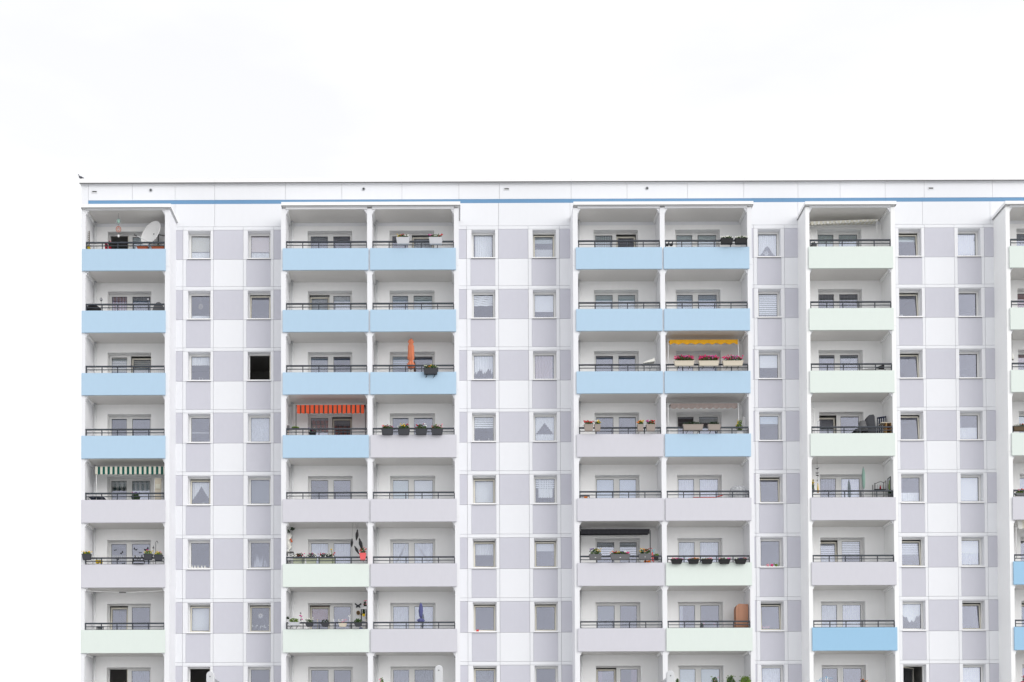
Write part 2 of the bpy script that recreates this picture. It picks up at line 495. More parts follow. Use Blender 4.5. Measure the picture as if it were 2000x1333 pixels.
            for i in range(5):
                u = .12 + .19 * i; zl = h * random.uniform(.72, .88)
                pts = [(u * w + .012 * math.sin(j * 1.7 + i), 0, h - j * (h - zl) / 6) for j in range(7)]
                mb.path(pts, .005, 4); mb.blob(pts[-1], .02, .012, .02, 5)
            obj('fairy_lights', mb, 'white_petal', par, (x0, WT + .02, z0))
        elif k == 'butterflies':
            for (u, v, a, sc) in s[1]:
                mb = MB(); c, sn = math.cos(a), math.sin(a)
                for sg in (-1, 1):
                    b = len(mb.v)
                    for (px, pz) in ((0, -.01), (.055 * sg, .045), (.06 * sg, .0), (.03 * sg, -.035), (0, .012)):
                        mb.v.append(((px * c - pz * sn) * sc, 0, (px * sn + pz * c) * sc))
                    mb.face([b, b + 1, b + 2, b + 3, b + 4])
                obj('butterfly_sticker', mb, 'black', par, (x0 + u * w, REC + .0015, z0 + (1 - v) * h))

def sash(par, x0, x1, z0, z1, mode, fw=0.055, frame='pvc'):
    """one casement inside the fixed frame; mode None, 'tilt', 'slight', 'open', 'openr', 'gone'"""
    if mode in ('tilt', 'slight'):      # the sash sits free of the frame on three sides
        x0 += .02; x1 -= .02; z1 -= .05
    w, h = x1 - x0, z1 - z0
    rm = {None: 0, 'tilt': -0.105, 'slight': -0.075}.get(mode, 0)
    rz = 0
    loc = (x0, REC - .015, z0)
    mbf = MB().ring(0, w, 0, h, fw, w - fw, fw, h - fw, 0, .055)
    mbf.ring(fw + .0005, w - fw - .0005, fw + .0005, h - fw - .0005, fw + .014, w - fw - .014, fw + .014, h - fw - .014, .006, .022, 1)
    mbg = MB().box(fw - .005, w - fw + .005, .024, .032, fw - .005, h - fw + .005)
    mat = frame if mode is None else 'pvc_cream'
    if mode in ('open', 'openr'):
        loc = (x1, REC + .02, z0); rz = math.radians(180 - 96)
        if mode == 'openr':
            loc = (x1, REC + .02, z0); rz = math.radians(180 - 60)
    if mode == 'openhalf':
        rz = math.radians(38)
    obj('sash_frame', mbf, [mat, 'dark_grey'], par, loc, (rm, 0, rz))
    obj('pane', mbg, 'glass', par, loc, (rm, 0, rz))

# --- small window of the flat wall -----------------------------------
def window(x0, x1, z0, z1, mode, spec, frame='pvc'):
    w, h = x1 - x0, z1 - z0
    ff = 0.05
    fr = obj('window', MB().ring(0, w, 0, h, ff, w - ff, ff, h - ff, REC, REC + .07), frame, bld, (x0, 0, z0))
    sash(fr, ff - .008, w - ff + .008, ff - .008, h - ff + .008, mode, frame=frame)
    obj('sill', MB().box(-.02, w + .01, -.055, REC, -.065, -.03).box(-.02, w + .01, -.055, -.045, -.075, -.0655).box(-.018, w + .008, -.044, -.001, -.083, -.066, 1), ['coping', 'dark_grey'], fr)  # last box: dark strip that paints in the shadow line below the sill
    fill(fr, .1, w - .2, .1, h - .2, spec, mode in ('tilt', 'slight'))
    return fr

# blocks between the balcony towers: x of cladding joints, windows and the grey fields below them
BLK = [
    dict(j=[339.0, 357.0, 416.5, 475.0, 534.7, 549.5], win=[(366.7, 411.2), (483.7, 528.7)], und=[(363.0, 411.0), (481.0, 528.4)]),
    dict(j=[896.3, 912.4, 974.8, 1033.0, 1094.3, 1121.0], win=[(922.2, 968.4), (1041.8, 1087.6)], und=[(920.0, 968.4), (1039.6, 1087.6)]),
    dict(j=[1464.0, 1474.4, 1534.9, 1566.0], win=[(1482.6, 1527.6)], und=[(1481.0, 1528.6)]),
    dict(j=[1744.0, 1752.0, 1809.5, 1867.8, 1926.3, 1950.0], win=[(1758.6, 1803.4), (1874.8, 1919.2)], und=[(1757.6, 1804.4), (1873.8, 1920.6)]),
]
W = {}   # (block, window, floor) -> (mode, spec)
S = [
 # floor 1 (top)
 [[(None, [('blind', .64, 'blind_cream'), ('cafe', .30)]), (None, [('blind', .66, 'blind_pinkish'), ('cafe', .28)])],
  [(None, [('lace', .90, .08, .95)]), ('slight', [('blind', .26, 'blind_green'), ('cafe', .46)])],
  [(None, [('arch',), ('star', .45, .80, .13)])],
  [('tilt', [('blind', .24, 'blind_green')]), (None, [('lace', .88)])]],
 [[(None, [('ring',), ('cafe', .16)]), ('slight', [])],
  [(None, [('wavy', .46, 'blind_white')]), (None, [('blind', .70, 'blind_white')])],
  [(None, [('zebra', .90)])],
  [('tilt', [('flowers', [.1, .2, .3], .06, 'white_petal')]), (None, [])]],
 [[(None, [('lace', .32), ('candles',)]), ('open', [])],
  [(None, [('step', .62)]), (None, [('part', -.02, .92, 'drape_pink')])],
  [(None, [('blind', .52, 'blind_white')])],
  [('tilt', []), (None, [])]],
 [[(None, [('line', .62)]), (None, [('sheer',)])],
  [(None, [('zebra', .47), ('flowers', [.3, .8], .08, 'white_petal')]), (None, [('tri',), ('cafe', .28)])],
  [(None, [('blind', .30, 'blind_blue')])],
  [('tilt', []), (None, [('cafe', .50)])]],
 [[('slight', [('split',), ('flowers', [.65], .06, 'white_petal')]), (None, [('blind', .98, 'zebra_dark')])],
  [('slight', [('blind', 1.0, 'blind_white')]), (None, [('lace', .75, .15, .9), ('zebra', .4, 'sheer')])],
  [('tilt', [])],
  [(None, [('cafe', .38)]), (None, [('blind', 1.0, 'blind_white')])]],
 [[(None, []), (None, [('leaves', 12)])],
  [('slight', [('lace', .46)]), ('slight', [('blind', .32, 'blind_white')])],
  [(None, [])],
  [('tilt', [('zebra', .55)]), (None, [('blind', .50, 'blind_white'), ('cafe', .48, 'sheer')])]],
 [[('slight', [('blind', .93, 'blind_white')]), ('slight', [('star', .5, .38, .13), ('flowers', [.06, .3, .55, .72, .95], .22, 'white_petal')])],
  [('slight', []), ('slight', [])],
  [('tilt', [('flowers', [.1, .25, .4], .1, 'pale_pink')])],
  [(None, [('swag',)]), ('tilt', [])]],
 [[('open', []), (None, [('star', .5, .6, .1)])],
  [('slight', [('sheer', 'sheer_dark')]), (None, [('line', 1.2)])],
  [(None, [('sheer',)])],
  [('openhalf', []), (None, [('lace', .9)])]],
]
# --- flat cladding ---------------------------------------------------
for bi, bk in enumerate(BLK):
    jx = [X(v) for v in bk['j']]
    wx = [(X(a), X(b)) for a, b in bk['win']]
    ux = [(X(a), X(b)) for a, b in bk['und']]
    for k in range(NF):
        za, zb, zc = zA[k], zB[k], zC[k]
        ztop = Z(441.6) if k == 0 else zC[k - 1]
        # lintel strip
        for a, b in zip(jx, jx[1:]):
            panel('lintel_strip', a, b, za, ztop, 'white_panel')
        # window row: grey | surround | grey | surround | grey
        wi = 0
        for n_, (a, b) in enumerate(zip(jx, jx[1:])):
            if n_ % 2 == 0:
                panel('grey_panel', a, b, zb, za, 'grey_panel')
                boxobj('core_wall', a, b, .054, WT, zb, za, 'core', bld)
            else:
                w0, w1 = wx[wi]; zt = za - .03; zb0 = zb + .068
                sm = MB().ring(JT, b - a - JT, JT, za - zb - JT, w0 - a, w1 - a, zb0 - zb, zt - zb, 0, WT)
                obj('window_surround', sm, 'white_render', bld, (a, 0, zb))
                mode, spec = S[k][bi][wi]
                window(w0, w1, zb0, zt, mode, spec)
                wi += 1
        # lower row
        wi = 0
        for n_, (a, b) in enumerate(zip(jx, jx[1:])):
            if n_ % 2 == 0:
                panel('white_panel', a, b, zc, zb, 'white_panel')
            else:
                u0, u1 = ux[wi]; wi += 1
                panel('side_strip', a, u0 + JT, zc, zb, 'white_panel')
                panel('grey_panel', u0, u1, zc, zb, 'grey_panel')
                panel('side_strip', u1 - JT, b, zc, zb, 'white_panel')
        # structural wall behind the cladding
        boxobj('core_wall', jx[0], jx[-1], .054, WT, zA[k + 1], zb, 'core', bld)
    boxobj('core_wall', jx[0], jx[-1], .054, WT, zA[0], Z(441.6), 'core', bld)

# --- top of the wall: band of panels, blue stripe, coping -------------
zCap0, zCap1 = Z(355.6, -.1), Z(347.6, -.1)
zS1, zS0 = Z(389.4), Z(396.9)
xl, xr = X(159.2, 0, 380), X(2170)
TJ = [172.4, 258.5, 342, 419.4, 557.8, 667.6, 785, 896.3, 975.4, 1115.5, 1224.6, 1342.9, 1452.6, 1558.5, 1640.8, 1728.8, 1805, 1938.3, 2040, 2170]
tj = [X(v, 0, 370) for v in TJ]
panel('corner_panel', xl, tj[0], zS0, zCap0 + .1, 'white_panel')
for a, b in zip(tj, tj[1:]):
    panel('attic_panel', a, b, zS1, zCap0 + .1, 'white_panel')
SJ = tj[::3] + [tj[-1]]
for a, b in zip(SJ, SJ[1:]):
    if b - a > .1: boxobj('blue_stripe', a, b - .004, .006, .05, zS0, zS1, 'stripe', bld)
LJ = [xl, X(342, 0, 420), X(419.4, 0, 420), X(557), X(896.3), X(975.4), X(1115.5), X(1452), X(1562), X(1742), X(1806), X(1938.5), xr]
for a, b in zip(LJ, LJ[1:]):
    panel('attic_panel', a, b, Z(441.6), zS0, 'white_panel')
boxobj('core_wall', xl + .02, xr, .054, WT, Z(441.6), zCap0 + .12, 'core', bld)
CJ = [xl - .06] + [tj[i] for i in (3, 6, 9, 12, 15, 17)] + [xr]
for a, b in zip(CJ, CJ[1:]):
    obj('roof_coping', MB().box(0, b - a - .006, -.14, .45, 0, zCap1 - zCap0), 'coping', bld, (a, 0, zCap0))
    obj('coping_drip', MB().box(0, b - a - .006, -.135, -.1, -.035, -.001), 'dark_grey', bld, (a, 0, zCap0))
obj('roof', MB().box(xl, xr, .46, 12.0, zCap0 - .5, zCap0 - .2), 'core', bld)
# vents in the attic band
for vx_, kind in ((184.6, 0), (294.6, 1), (710.3, 1), (989.5, 0), (1263.7, 1), (1818, 0)):
    vz = 375.5 if vx_ < 200 else (372.3 if vx_ < 300 else 370)
    c = P(vx_, vz - 0.4 * (vx_ > 1200) - 1 * (vx_ > 1200), 0)
    if kind == 0:
        obj('vent_slot', MB().ring(-.13, .13, -.06, .06, -.1, .1, -.02, .035, -.02, .0), 'pipe', bld, (c.x, 0, c.z))
        obj('vent_slot', MB().box(-.1, .1, -.006, .0, -.02, .035), 'dark_gap', bld, (c.x, 0, c.z))
    else:
        mb = MB(); mb.tube((0, -.03, 0), (0, .0, 0), .075, 14); ob = obj('vent_pipe', mb, 'steel', bld, (c.x, 0, c.z))
        obj('pipe_mouth', MB().tube((0, -.036, 0), (0, -.03, 0), .045, 12), 'dark_gap', ob)
for px in (451, 727, 1010, 1287, 1511, 1832):
    c = P(px, 347, .2)
    obj('lightning_rod', MB().tube((0, 0, 0), (0, 0, .13), .012, 6), 'steel', bld, (c.x, .2, zCap1))

# --- balcony towers ----------------------------------------------------
YF = -D + .075       # front of the side walls
def XF(px): return X(px, YF)
def XP(px): return X(px, -D)
COLS = [  # name, panel x0,x1, opening x0,x1, door x0,x1, wide pane left?, drain pipe
    ('c1', 159.0, 322.7, 166.2, 321.6, 209.8, 295.0, False, 1),
    ('c2a', 552.2, 720.0, 558.2, 717.6, 601.2, 688.0, True, 1),
    ('c2b', 723.6, 891.2, 727.2, 887.8, 761.6, 849.3, False, 1),
    ('c3a', 1126.6, 1295.0, 1130.2, 1291.3, 1161.2, 1248.3, True, 1),
    ('c3b', 1298.8, 1466.2, 1300.6, 1462.4, 1321.4, 1408.9, False, 0),
    ('c4', 1582.8, 1747.8, 1584.2, 1743.6, 1599.9, 1686.2, False, 0),
    ('c5', 1976.0, 2142.0, 1976.8, 2138.0, 1990.0, 2077.0, False, 0),
]
WALLS = [(158.7, 166.2), (321.6, 331.2), (549.0, 558.2), (717.6, 727.2), (887.8, 897.2), (1120.6, 1130.2), (1291.3, 1300.6),
         (1462.4, 1471.0), (1576.6, 1584.2), (1743.6, 1752.0), (1968.8, 1976.8), (2138.0, 2147.0)]
CLR = {  # parapet colours from the top floor down
    'c1': ['blue', 'blue', 'blue', 'blue', 'lavender', 'lavender', 'mint', 'lavender'],
    'c2a': ['blue', 'blue', 'blue', 'blue', 'lavender', 'mint', 'mint', 'lavender'],
    'c2b': ['blue', 'blue', 'blue', 'lavender', 'lavender', 'lavender', 'lavender', 'mint'],
    'c3a': ['blue', 'blue', 'blue', 'lavender', 'lavender', 'lavender', 'lavender', 'mint'],
    'c3b': ['blue', 'blue', 'blue', 'blue', 'lavender', 'mint', 'mint', 'lavender'],
    'c4': ['mint', 'mint', 'mint', 'mint', 'lavender', 'lavender', 'blue_deep', 'lavender'],
    'c5': ['mint', 'mint', 'mint', 'mint', 'lavender', 'blue_deep', 'blue_deep', 'lavender'],
}
zFl = [q + .17 for q in zQ]      # walking level of balcony k
for (a, b) in WALLS:
    x0, x1 = XF(a), XF(b)
    top = zTopSoffit + .02
    for k in range(NF + 1):
        zt = top if k == 0 else zQ[k - 1] + .20
        zb_ = zQ[k] + .21 if k < NF else 0.0
        boxobj('side_wall', x0, x1, YF, 0.0, zb_, zt, 'flank' if a > 1500 else 'white_render', bld)
        if k < NF: boxobj('wall_joint', x0 + .006, x1 - .006, YF + .012, 0.0, zb_ - .01, zb_, 'flank', bld)
# canopies above the top balconies
CAN = [(158.0, 333.7, 398.5, 406.2, 240), (549.2, 899.0, 394.4, 401.9, 720), (1120.0, 1471.6, 393.6, 400.6, 1300), (1572.6, 1751.0, 393.2, 400.4, 1660), (1963.6, 2150, 392.6, 399.6, 1980)]
for (a, b, y1, y0, rx) in CAN:
    x0, x1 = X(a, -D - .06, y0), X(b, -D - .06, y0)
    zt, zb_ = Z(y1, -D - .06, rx), Z(y0, -D - .06, rx)
    cn = obj('canopy', MB().box(x0, x1, -D - .06, 0, zb_ + .02, zt), 'coping', bld)
    obj('canopy_drip', MB().box(x0 + .004, x1 - .004, -D - .05, -D - .035, zb_, zb_ + .019).box(x0, x0 + .015, -D - .03, 0, zb_, zb_ + .019).box(x1 - .015, x1, -D - .03, 0, zb_, zb_ + .019), 'dark_grey', cn)
    # bird spikes along the canopy edge
    mb = MB(); xx = x0 + .5
    while xx < x1 - .3:
        if random.random() < .8:
            mb.box(xx, xx + .004, -.35, -.345, zt, zt + random.uniform(.05, .13))
        xx += .045
    obj('bird_spikes', mb, 'light_grey', bld, stuff=True)

DR = {  # door fillings per column: list over floors of (modeL, specL, modeR, specR)
 'c1': [('open', [], None, [('blind', .55, 'blind_green')]),
        (None, [('blind', .45, 'blind_brown'), ('part', 0, 1, 'drape_plum')], None, [('sheer', 'sheer_dark')]),
        (None, [('zebra', .33, 'blind_cream')], 'slight', [('zebra', 1.0, 'blind_cream')]),
        (None, [], None, []),
        (None, [('lace', .10)], None, [('lace', .10), ('sheer',)]),
        (None, [('butterflies', [(.25, .14, .3, 1), (.68, .2, .8, 1.3), (.38, .34, -.3, 1.6), (.8, .45, .2, 1)])], None, [('butterflies', [(.18, .12, -.5, 1.4), (.8, .12, .5, 1.9), (.45, .2, 0, 1), (.26, .33, .1, 1.6), (.6, .5, .6, 1.2)])]),
        ('slight', [('part', .5, .62, 'drape_dark')], None, []),
        ('open', [], None, [('sheer', 'sheer_dark')])],
 'c2a': [(None, [('sheer', 'sheer_dark')], None, [('part', 0, .2, 'drape_dark')]),
         ('slight', [('sheer', 'sheer')], None, [('sheer', 'lace')]),
         (None, [('sheer', 'sheer_dark')], None, []),
         (None, [('sheer',)], 'slight', [('sheer', 'sheer_dark')]),
         (None, [], None, []),
         (None, [('sheer',)], None, [('sheer',)]),
         ('slight', [('blind', .28, 'blind_brown')], None, []),
         (None, [], None, [])],
 'c2b': [(None, [], 'slight', [('sheer', 'sheer')]),
         (None, [('zebra', .36, 'blind_blue')], None, [('wavy', .40, 'blind_green')]),
         (None, [('zebra', .3, 'blind_blue')], None, []),
         (None, [], None, [('flowers', [.35, .45], .62, 'yellow')]),
         (None, [('blind', 1.0, 'blind_green')], None, [('blind', 1.0, 'blind_white')]),
         (None, [('cross', 1)], None, [('cross', -1)]),
         (None, [('sheer', 'sheer')], None, [('sheer',)]),
         (None, [('sheer', 'sheer_dark')], None, [('sheer', 'sheer_dark')])],
 'c3a': [(None, [('blind', .30, 'blind_green'), ('sheer', 'sheer_dark')], 'slight', []),
         (None, [('blind', .9, 'blind_green')], None, [('blind', .9, 'blind_green')]),
         (None, [], None, []),
         (None, [], None, []),
         (None, [('blind', .8, 'blind_blue')], None, [('blind', .8, 'blind_blue')]),
         (None, [('zebra', .30)], None, [('zebra', .30)]),
         (None, [('blind', .9, 'zebra_dark')], None, []),
         ('slight', [('part', 0, .3, 'drape_plum')], None, [('part', .65, 1, 'drape_plum')])],
 'c3b': [(None, [('blind', .24, 'blind_green')], None, [('blind', .24, 'blind_green')]),
         (None, [('zebra', .9, 'blind_blue')], None, [('zebra', .9, 'blind_blue')]),
         (None, [], None, []),
         (None, [], None, [('lace', .1)]),
         (None, [('sheer',)], None, [('sheer', 'sheer')]),
         (None, [('sheer',)], None, [('sheer',)]),
         (None, [('part', 0, .25, 'sheer')], None, [('flowers', [.2, .8], .55, 'pale_pink')]),
         (None, [('blind', 1.0, 'blind_green')], None, [('blind', 1.0, 'blind_green')])],
 'c4': [(None, [('blind', .9, 'blind_green')], None, [('blind', .9, 'blind_green')]),
        (None, [('fairy',)], None, [('fairy',)]),
        (None, [], None, [('sheer', 'sheer_dark')]),
        ('tilt', [], None, []),
        (None, [('sheer', 'drape_dark')], None, [('sheer',)]),
        ('slight', [('zebra', .9)], None, [('zebra', .30)]),
        (None, [('sheer',)], None, [('sheer',)]),
        (None, [], None, [])],
 'c5': [(None, [('sheer', 'sheer_dark')], None, []), (None, [('blind', .3, 'blind_brown')], None, []), (None, [('blind', .2, 'blind_brown')], None, []),
        (None, [('blind', .3, 'blind_green')], None, []), (None, [('sheer',)], None, []), (None, [('sheer', 'drape_dark')], None, []),
        ('slight', [('blind', .4, 'cloth_green')], None, []), (None, [], None, [])],
}
for (cn, p0, p1, o0, o1, d0, d1, wl_, pipe) in COLS:
    X0, X1 = XF(o0), XF(o1)            # clear opening
    PX0, PX1 = XP(p0), XP(p1)
    DX0, DX1 = X(d0), X(d1)
    for k in range(NF):
        sof, sofb = zSof[k], zSof[k + 1]
        # rear wall of the loggia with the door opening
        dz0, dz1 = zFl[k] + .06, zA[k] - .05
        obj('loggia_wall', MB().ring(0, X1 - X0, 0, sof - sofb + (.1 if k == 0 else 0), DX0 - X0, DX1 - X0, dz0 - sofb, dz1 - sofb, 0, WT), 'balcony_plaster', bld, (X0, .001, sofb))
        # floor slab = the balcony
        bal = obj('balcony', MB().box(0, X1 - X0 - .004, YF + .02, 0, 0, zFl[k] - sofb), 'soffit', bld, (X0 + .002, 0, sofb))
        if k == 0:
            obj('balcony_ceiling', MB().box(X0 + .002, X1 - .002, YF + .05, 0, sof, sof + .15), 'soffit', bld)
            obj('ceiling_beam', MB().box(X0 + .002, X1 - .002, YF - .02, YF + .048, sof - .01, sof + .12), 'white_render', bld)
        rel = lambda x0, x1, y0, y1, z0, z1: MB().box(x0 - X0 - .002, x1 - X0 - .002, y0, y1, z0 - sofb, z1 - sofb)
        obj('parapet_panel', rel(PX0, PX1, -D, -D + .06, zQ[k], zP[k]), CLR[cn][k], bal)
        obj('parapet_panel', rel(X0 + .01, X1 - .01, -D + .065, -D + .115, zFl[k], zP[k] - .03), 'balcony_plaster', bal)
        zt = zT[k]
        yr = -D + .12
        obj('top_rail', rel(X0 + .015, X1 - .02, yr - .03, yr + .03, zt - .06, zt), 'railing', bal)
        obj('middle_rail', rel(X0 + .02, X1 - .025, yr - .012, yr + .012, zt - .19, zt - .157), 'railing', bal)
        obj('bottom_rail', rel(X0 + .02, X1 - .025, yr - .012, yr + .012, zP[k] + .003, zP[k] + .036), 'railing', bal)
        for i in range(6):
            px = X0 + .022 + (X1 - X0 - .06) * i / 5
            obj('railing_post', rel(px, px + .038, yr - .018, yr + .018, zP[k] - .2, zt - .06), 'railing', bal)
        # corner brackets under the slab above
        for side in (0, 1):
            mb = MB(); s_ = 1 if side == 0 else -1; xx = (0 if side == 0 else X1 - X0 - .004)
            y0, y1 = YF + .03, YF + .13
            prof = [(0, 0), (.13, 0), (.13, -.03), (.05, -.1), (.05, -.16), (0, -.2)]
            for y in (y0, y1):
                for (a, c) in prof: mb.v.append((xx + s_ * a, y, c))
            n = len(prof)
            for i in range(n):
                j = (i + 1) % n; mb.face([i, j, n + j, n + i])
            mb.face(list(range(n))[::-1]); mb.face([n + i for i in range(n)])
            obj('wall_bracket', mb, 'white_render', bal, (0, 0, sof - sofb - .002 - (0.012 if k == 0 else 0)))
            # sloping beam under the slab edge along the side wall
            mb = MB()
            h_ = .10
            xa, xb = (0, .09) if side == 0 else (X1 - X0 - .094, X1 - X0 - .004)
            mb.box(xa, xb, YF + .14, -.002, -h_, 0)
            obj('slab_haunch', mb, 'balcony_plaster', bal, (0, 0, sof - sofb - .002))
        if pipe:
            xp = {'c1': 184.8, 'c2a': 570.0, 'c2b': 735.6, 'c3a': 1131.6}[cn]
            xx = X(xp, -.16) - X0 + .02
            dp = obj('drain_pipe', MB().tube((xx, -.16, zFl[k] - sofb), (xx, -.16, sof - sofb - .005), .043, 12), 'pipe', bal)
            obj('pipe_collar', MB().tube((xx, -.16, sof - sofb - .05), (xx, -.16, sof - sofb - .012), .06, 12), 'light_grey', dp)
        # door and window unit
        w, h = DX1 - DX0, dz1 - dz0
        wl = .455 if wl_ else .415
        fr = MB().ring(0, w, 0, h, .04, w - .04, .04, h - .04, REC, REC + .07)
        xm0, xm1 = (w * .475, w * .53) if wl_ else (w * .44, w * .495)
        fr.box(xm0, xm1, REC, REC + .07, .04, h - .04)
        door = obj('balcony_door', fr, 'pvc', bld, (DX0, 0, dz0))
        mL, sL, mR, sR = DR[cn][k]
        sash(door, .034, xm0 + .006, .034, h - .034, mL, fw=.075)
        sash(door, xm1 - .006, w - .034, .034, h - .034, mR, fw=.075)
        fill(door, .11, xm0 - .18, .11, h - .22, sL, mL in ('tilt', 'slight'))
        fill(door, xm1 + .07, w - .18 - xm1, .11, h - .22, sR, mR in ('tilt', 'slight'))
    # plain wall down to the ground
    boxobj('base_wall', X0, X1, 0, WT, 0, zSof[NF], 'balcony_plaster', bld)
for bk in BLK:
    boxobj('base_wall', X(bk['j'][0]), X(bk['j'][-1]), 0, WT, 0, zA[NF] - .01, 'white_panel', bld)
# interior storeys behind the glass
for k in range(NF + 1):
    zf = (zSof[k] + .02) if k else zTopSoffit + .02
    boxobj('floor_slab', xl + .1, xr, WT + .003, 3.597, zf, zf + .16, 'interior', bld)
for v in (158.9, 332, 412.5, 545, 722, 893, 977, 1117, 1296, 1467, 1560, 1748, 1812, 1960, 2150):
    boxobj('partition_wall', X(v), X(v) + .12, WT + .003, 3.597, zSof[NF] - .5, zTopSoffit, 'interior', bld)
boxobj('rear_wall', xl + .1, xr, 3.6, 3.9, 0, zTopSoffit + .4, 'interior', bld)
boxobj('gable_wall', xl, xl + .1, .06, 12, 0, zCap0 - .02, 'white_panel', bld)

exec_items = True
# ------------------------------------------------------------------ things on the balconies
def fy(px, py, Y): return P(px, py, Y)
def flower_box(label, px0, px1, pt, pb, mat, blooms, Y=None, taper=.85, leaf='leaf', green=1.0, fh=.11, depth=.17, bracket=False, badge=False, group=None, name='flower_box', cat='planter', cloud=False):
    if Y is None: Y = -D - .115
    a, b = P(px0, pb, Y), P(px1, pt, Y)
    cx = (a.x + b.x) / 2; w = b.x - a.x; h = b.z - a.z
    t = thing(name, label, cat, (cx, Y, a.z), group)
    mb = MB(); n = 4
    hw, hd = w / 2, depth / 2
    lv = [(0, taper), (h * .86, 1.0), (h * .86, 1.06), (h, 1.07)]
    for z, s in lv:
        x_, y_ = hw * (1 - (1 - s) * (1 if w < .5 else .6)), hd * s
        mb.v += [(-x_, -y_, z), (x_, -y_, z), (x_, y_, z), (-x_, y_, z)]
    for q in range(3):
        for i in range(4):
            j = (i + 1) % 4; mb.face([q * 4 + i, q * 4 + j, q * 4 + 4 + j, q * 4 + 4 + i])
    mb.face([3, 2, 1, 0]); 
    # soil, a little below the lip
    bb = len(mb.v); x_, y_ = hw * 1.0, hd * .98
    mb.v += [(-x_, -y_, h * .93), (x_, -y_, h * .93), (x_, y_, h * .93), (-x_, y_, h * .93)]
    mb.face([bb, bb + 1, bb + 2, bb + 3], 1)
    obj('trough', mb, [mat, 'stem_brown'], t)
    if green > 0:
        obj('foliage', MB().leafy((0, 0, h + fh * .4), hw * .95, hd, fh * .75, int(460 * green * max(w, .3)), .042), leaf, t)
    if blooms:
        mats = list(dict.fromkeys(blooms)); mb = MB()
        nb = int((34 if cloud else 16) * max(w, .35) * 2)
        for i in range(nb):
            u = (i + .5) / nb; bi_ = min(int(u * len(blooms)), len(blooms) - 1)
            mi = mats.index(blooms[bi_])
            c = ((u * 2 - 1) * hw + random.uniform(-.03, .03), random.uniform(-hd, hd * .6), h + fh * random.uniform(.45, 1.25))
            r = random.uniform(.016, .03)
            mb.blob(c, r * 1.2, r, r, 6, mi)
        obj('blossoms', mb, mats, t)
    if bracket:
        for s in (-.55, .55):
            obj('hook', MB().path([(s * hw, hd + .02, h * .6), (s * hw, hd + .01, -.03), (s * hw * 1.0, -hd * .4, -.03)], .014, 4), 'black', t)
            obj('hook', MB().path([(s * hw, hd + .02, -.03), (s * hw - .05 * (1 if s > 0 else 1), hd - .02, -.12)], .014, 4), 'black', t)
    if badge:
        obj('badge', MB().lathe([(.001, -.002), (.03, -.001), (.03, .001), (.001, .002)], n=12, sy=.45), 'white_plastic', t, (0, -hd * .96, h * .38), (math.radians(84), 0, 0))
    return t
G1 = 'grey flower boxes on the top-floor railing'
flower_box('left light grey oval planter on top-floor railing, yellow and green plants', 774.2, 800, 465, 477.6, 'light_grey', ['yellow', 'crimson', 'white_petal'], group=G1, fh=.13, taper=.8)
flower_box('right light grey oval planter on top-floor railing with one red geranium', 838, 864.2, 465, 477.6, 'light_grey', ['magenta', 'white_petal', 'red'], group=G1, fh=.13, taper=.8)
flower_box('dark grey planter hanging right of the orange parasol', 827.4, 855, 720.5, 731.5, 'anthracite', ['pale_green', 'orange', 'yellow', 'pale_green'], fh=.14, bracket=True)
G2 = 'four dark planters in a row'
for i, (a, b, bl, tx) in enumerate([(745.2, 767.6, ['pale_pink', 'orange', 'pale_pink', 'white_petal', 'magenta'], 'salmon pink flowers, leftmost of four'),
                                (777.2, 800, ['white_petal', 'yellow', 'yellow', 'red', 'crimson'], 'yellow and red flowers, second of four'),
                                (811.2, 834, ['crimson', 'leaf', 'crimson', 'white_petal'], 'dark red and white flowers, third of four'),
                                (842.4, 864.8, ['red', 'leaf_light', 'pale_pink', 'pale_pink'], 'pink flowers, rightmost of four')]):
    flower_box('dark planter on grey balcony with ' + tx, a, b, 838.6, 849.2, 'anthracite', bl, group=G2, fh=.17, bracket=False)
G3 = 'taupe pots on the railing'
for a, b, bl, tx in [(1141, 1158.6, ['red'] * 3, 'wide taupe pot of bright red geraniums, leftmost'), (1161.2, 1172.9, ['white_petal', 'yellow'], 'narrow taupe pot of white flowers beside red geraniums'),
                     (1244.8, 1256.4, ['orange', 'yellow'], 'narrow taupe pot of orange and yellow flowers'), (1262, 1279.8, ['magenta', 'crimson', 'red'], 'wide taupe pot of pink and red geraniums, rightmost')]:
    flower_box(tx, a, b, 830, 842.4, 'taupe', bl, group=G3, fh=.15, cloud=True)
G4 = 'beige planters under the yellow awning'
for a, b, tx in [(1316.8, 1355.6, 'left'), (1364.6, 1403.8, 'middle'), (1411.4, 1450.8, 'right')]:
    flower_box('long beige planter overflowing with pink geraniums, %s of three under yellow awning' % tx, a, b, 706, 715.6, 'beige', ['pink', 'pink', 'magenta', 'pink'], group=G4, fh=.2, cloud=True, bracket=True)
G5 = 'grey beige planters under the taupe awning'
flower_box('long grey beige planter of wilted plants under the taupe awning', 1334, 1373, 830.2, 841, 'taupe', [], group=G5, leaf='leaf_dark', fh=.12, green=.6, bracket=True)
flower_box('shorter grey beige planter of wilted plants under the taupe awning', 1382.6, 1407, 830.2, 841, 'taupe', [], group=G5, leaf='leaf_dark', fh=.12, green=.6, bracket=True)
G6 = 'black planters of white flowers at the top right'
flower_box('left black planter of white flowers on top-floor railing', 1407.8, 1431, 467, 477.2, 'black', ['white_petal'] * 2, group=G6, fh=.09, cloud=True)
flower_box('right black planter of white flowers on top-floor railing beside side wall', 1435.6, 1459, 467, 477.2, 'black', ['white_petal'] * 2, group=G6, fh=.09, cloud=True)
G7 = 'five black planters on mint balcony'
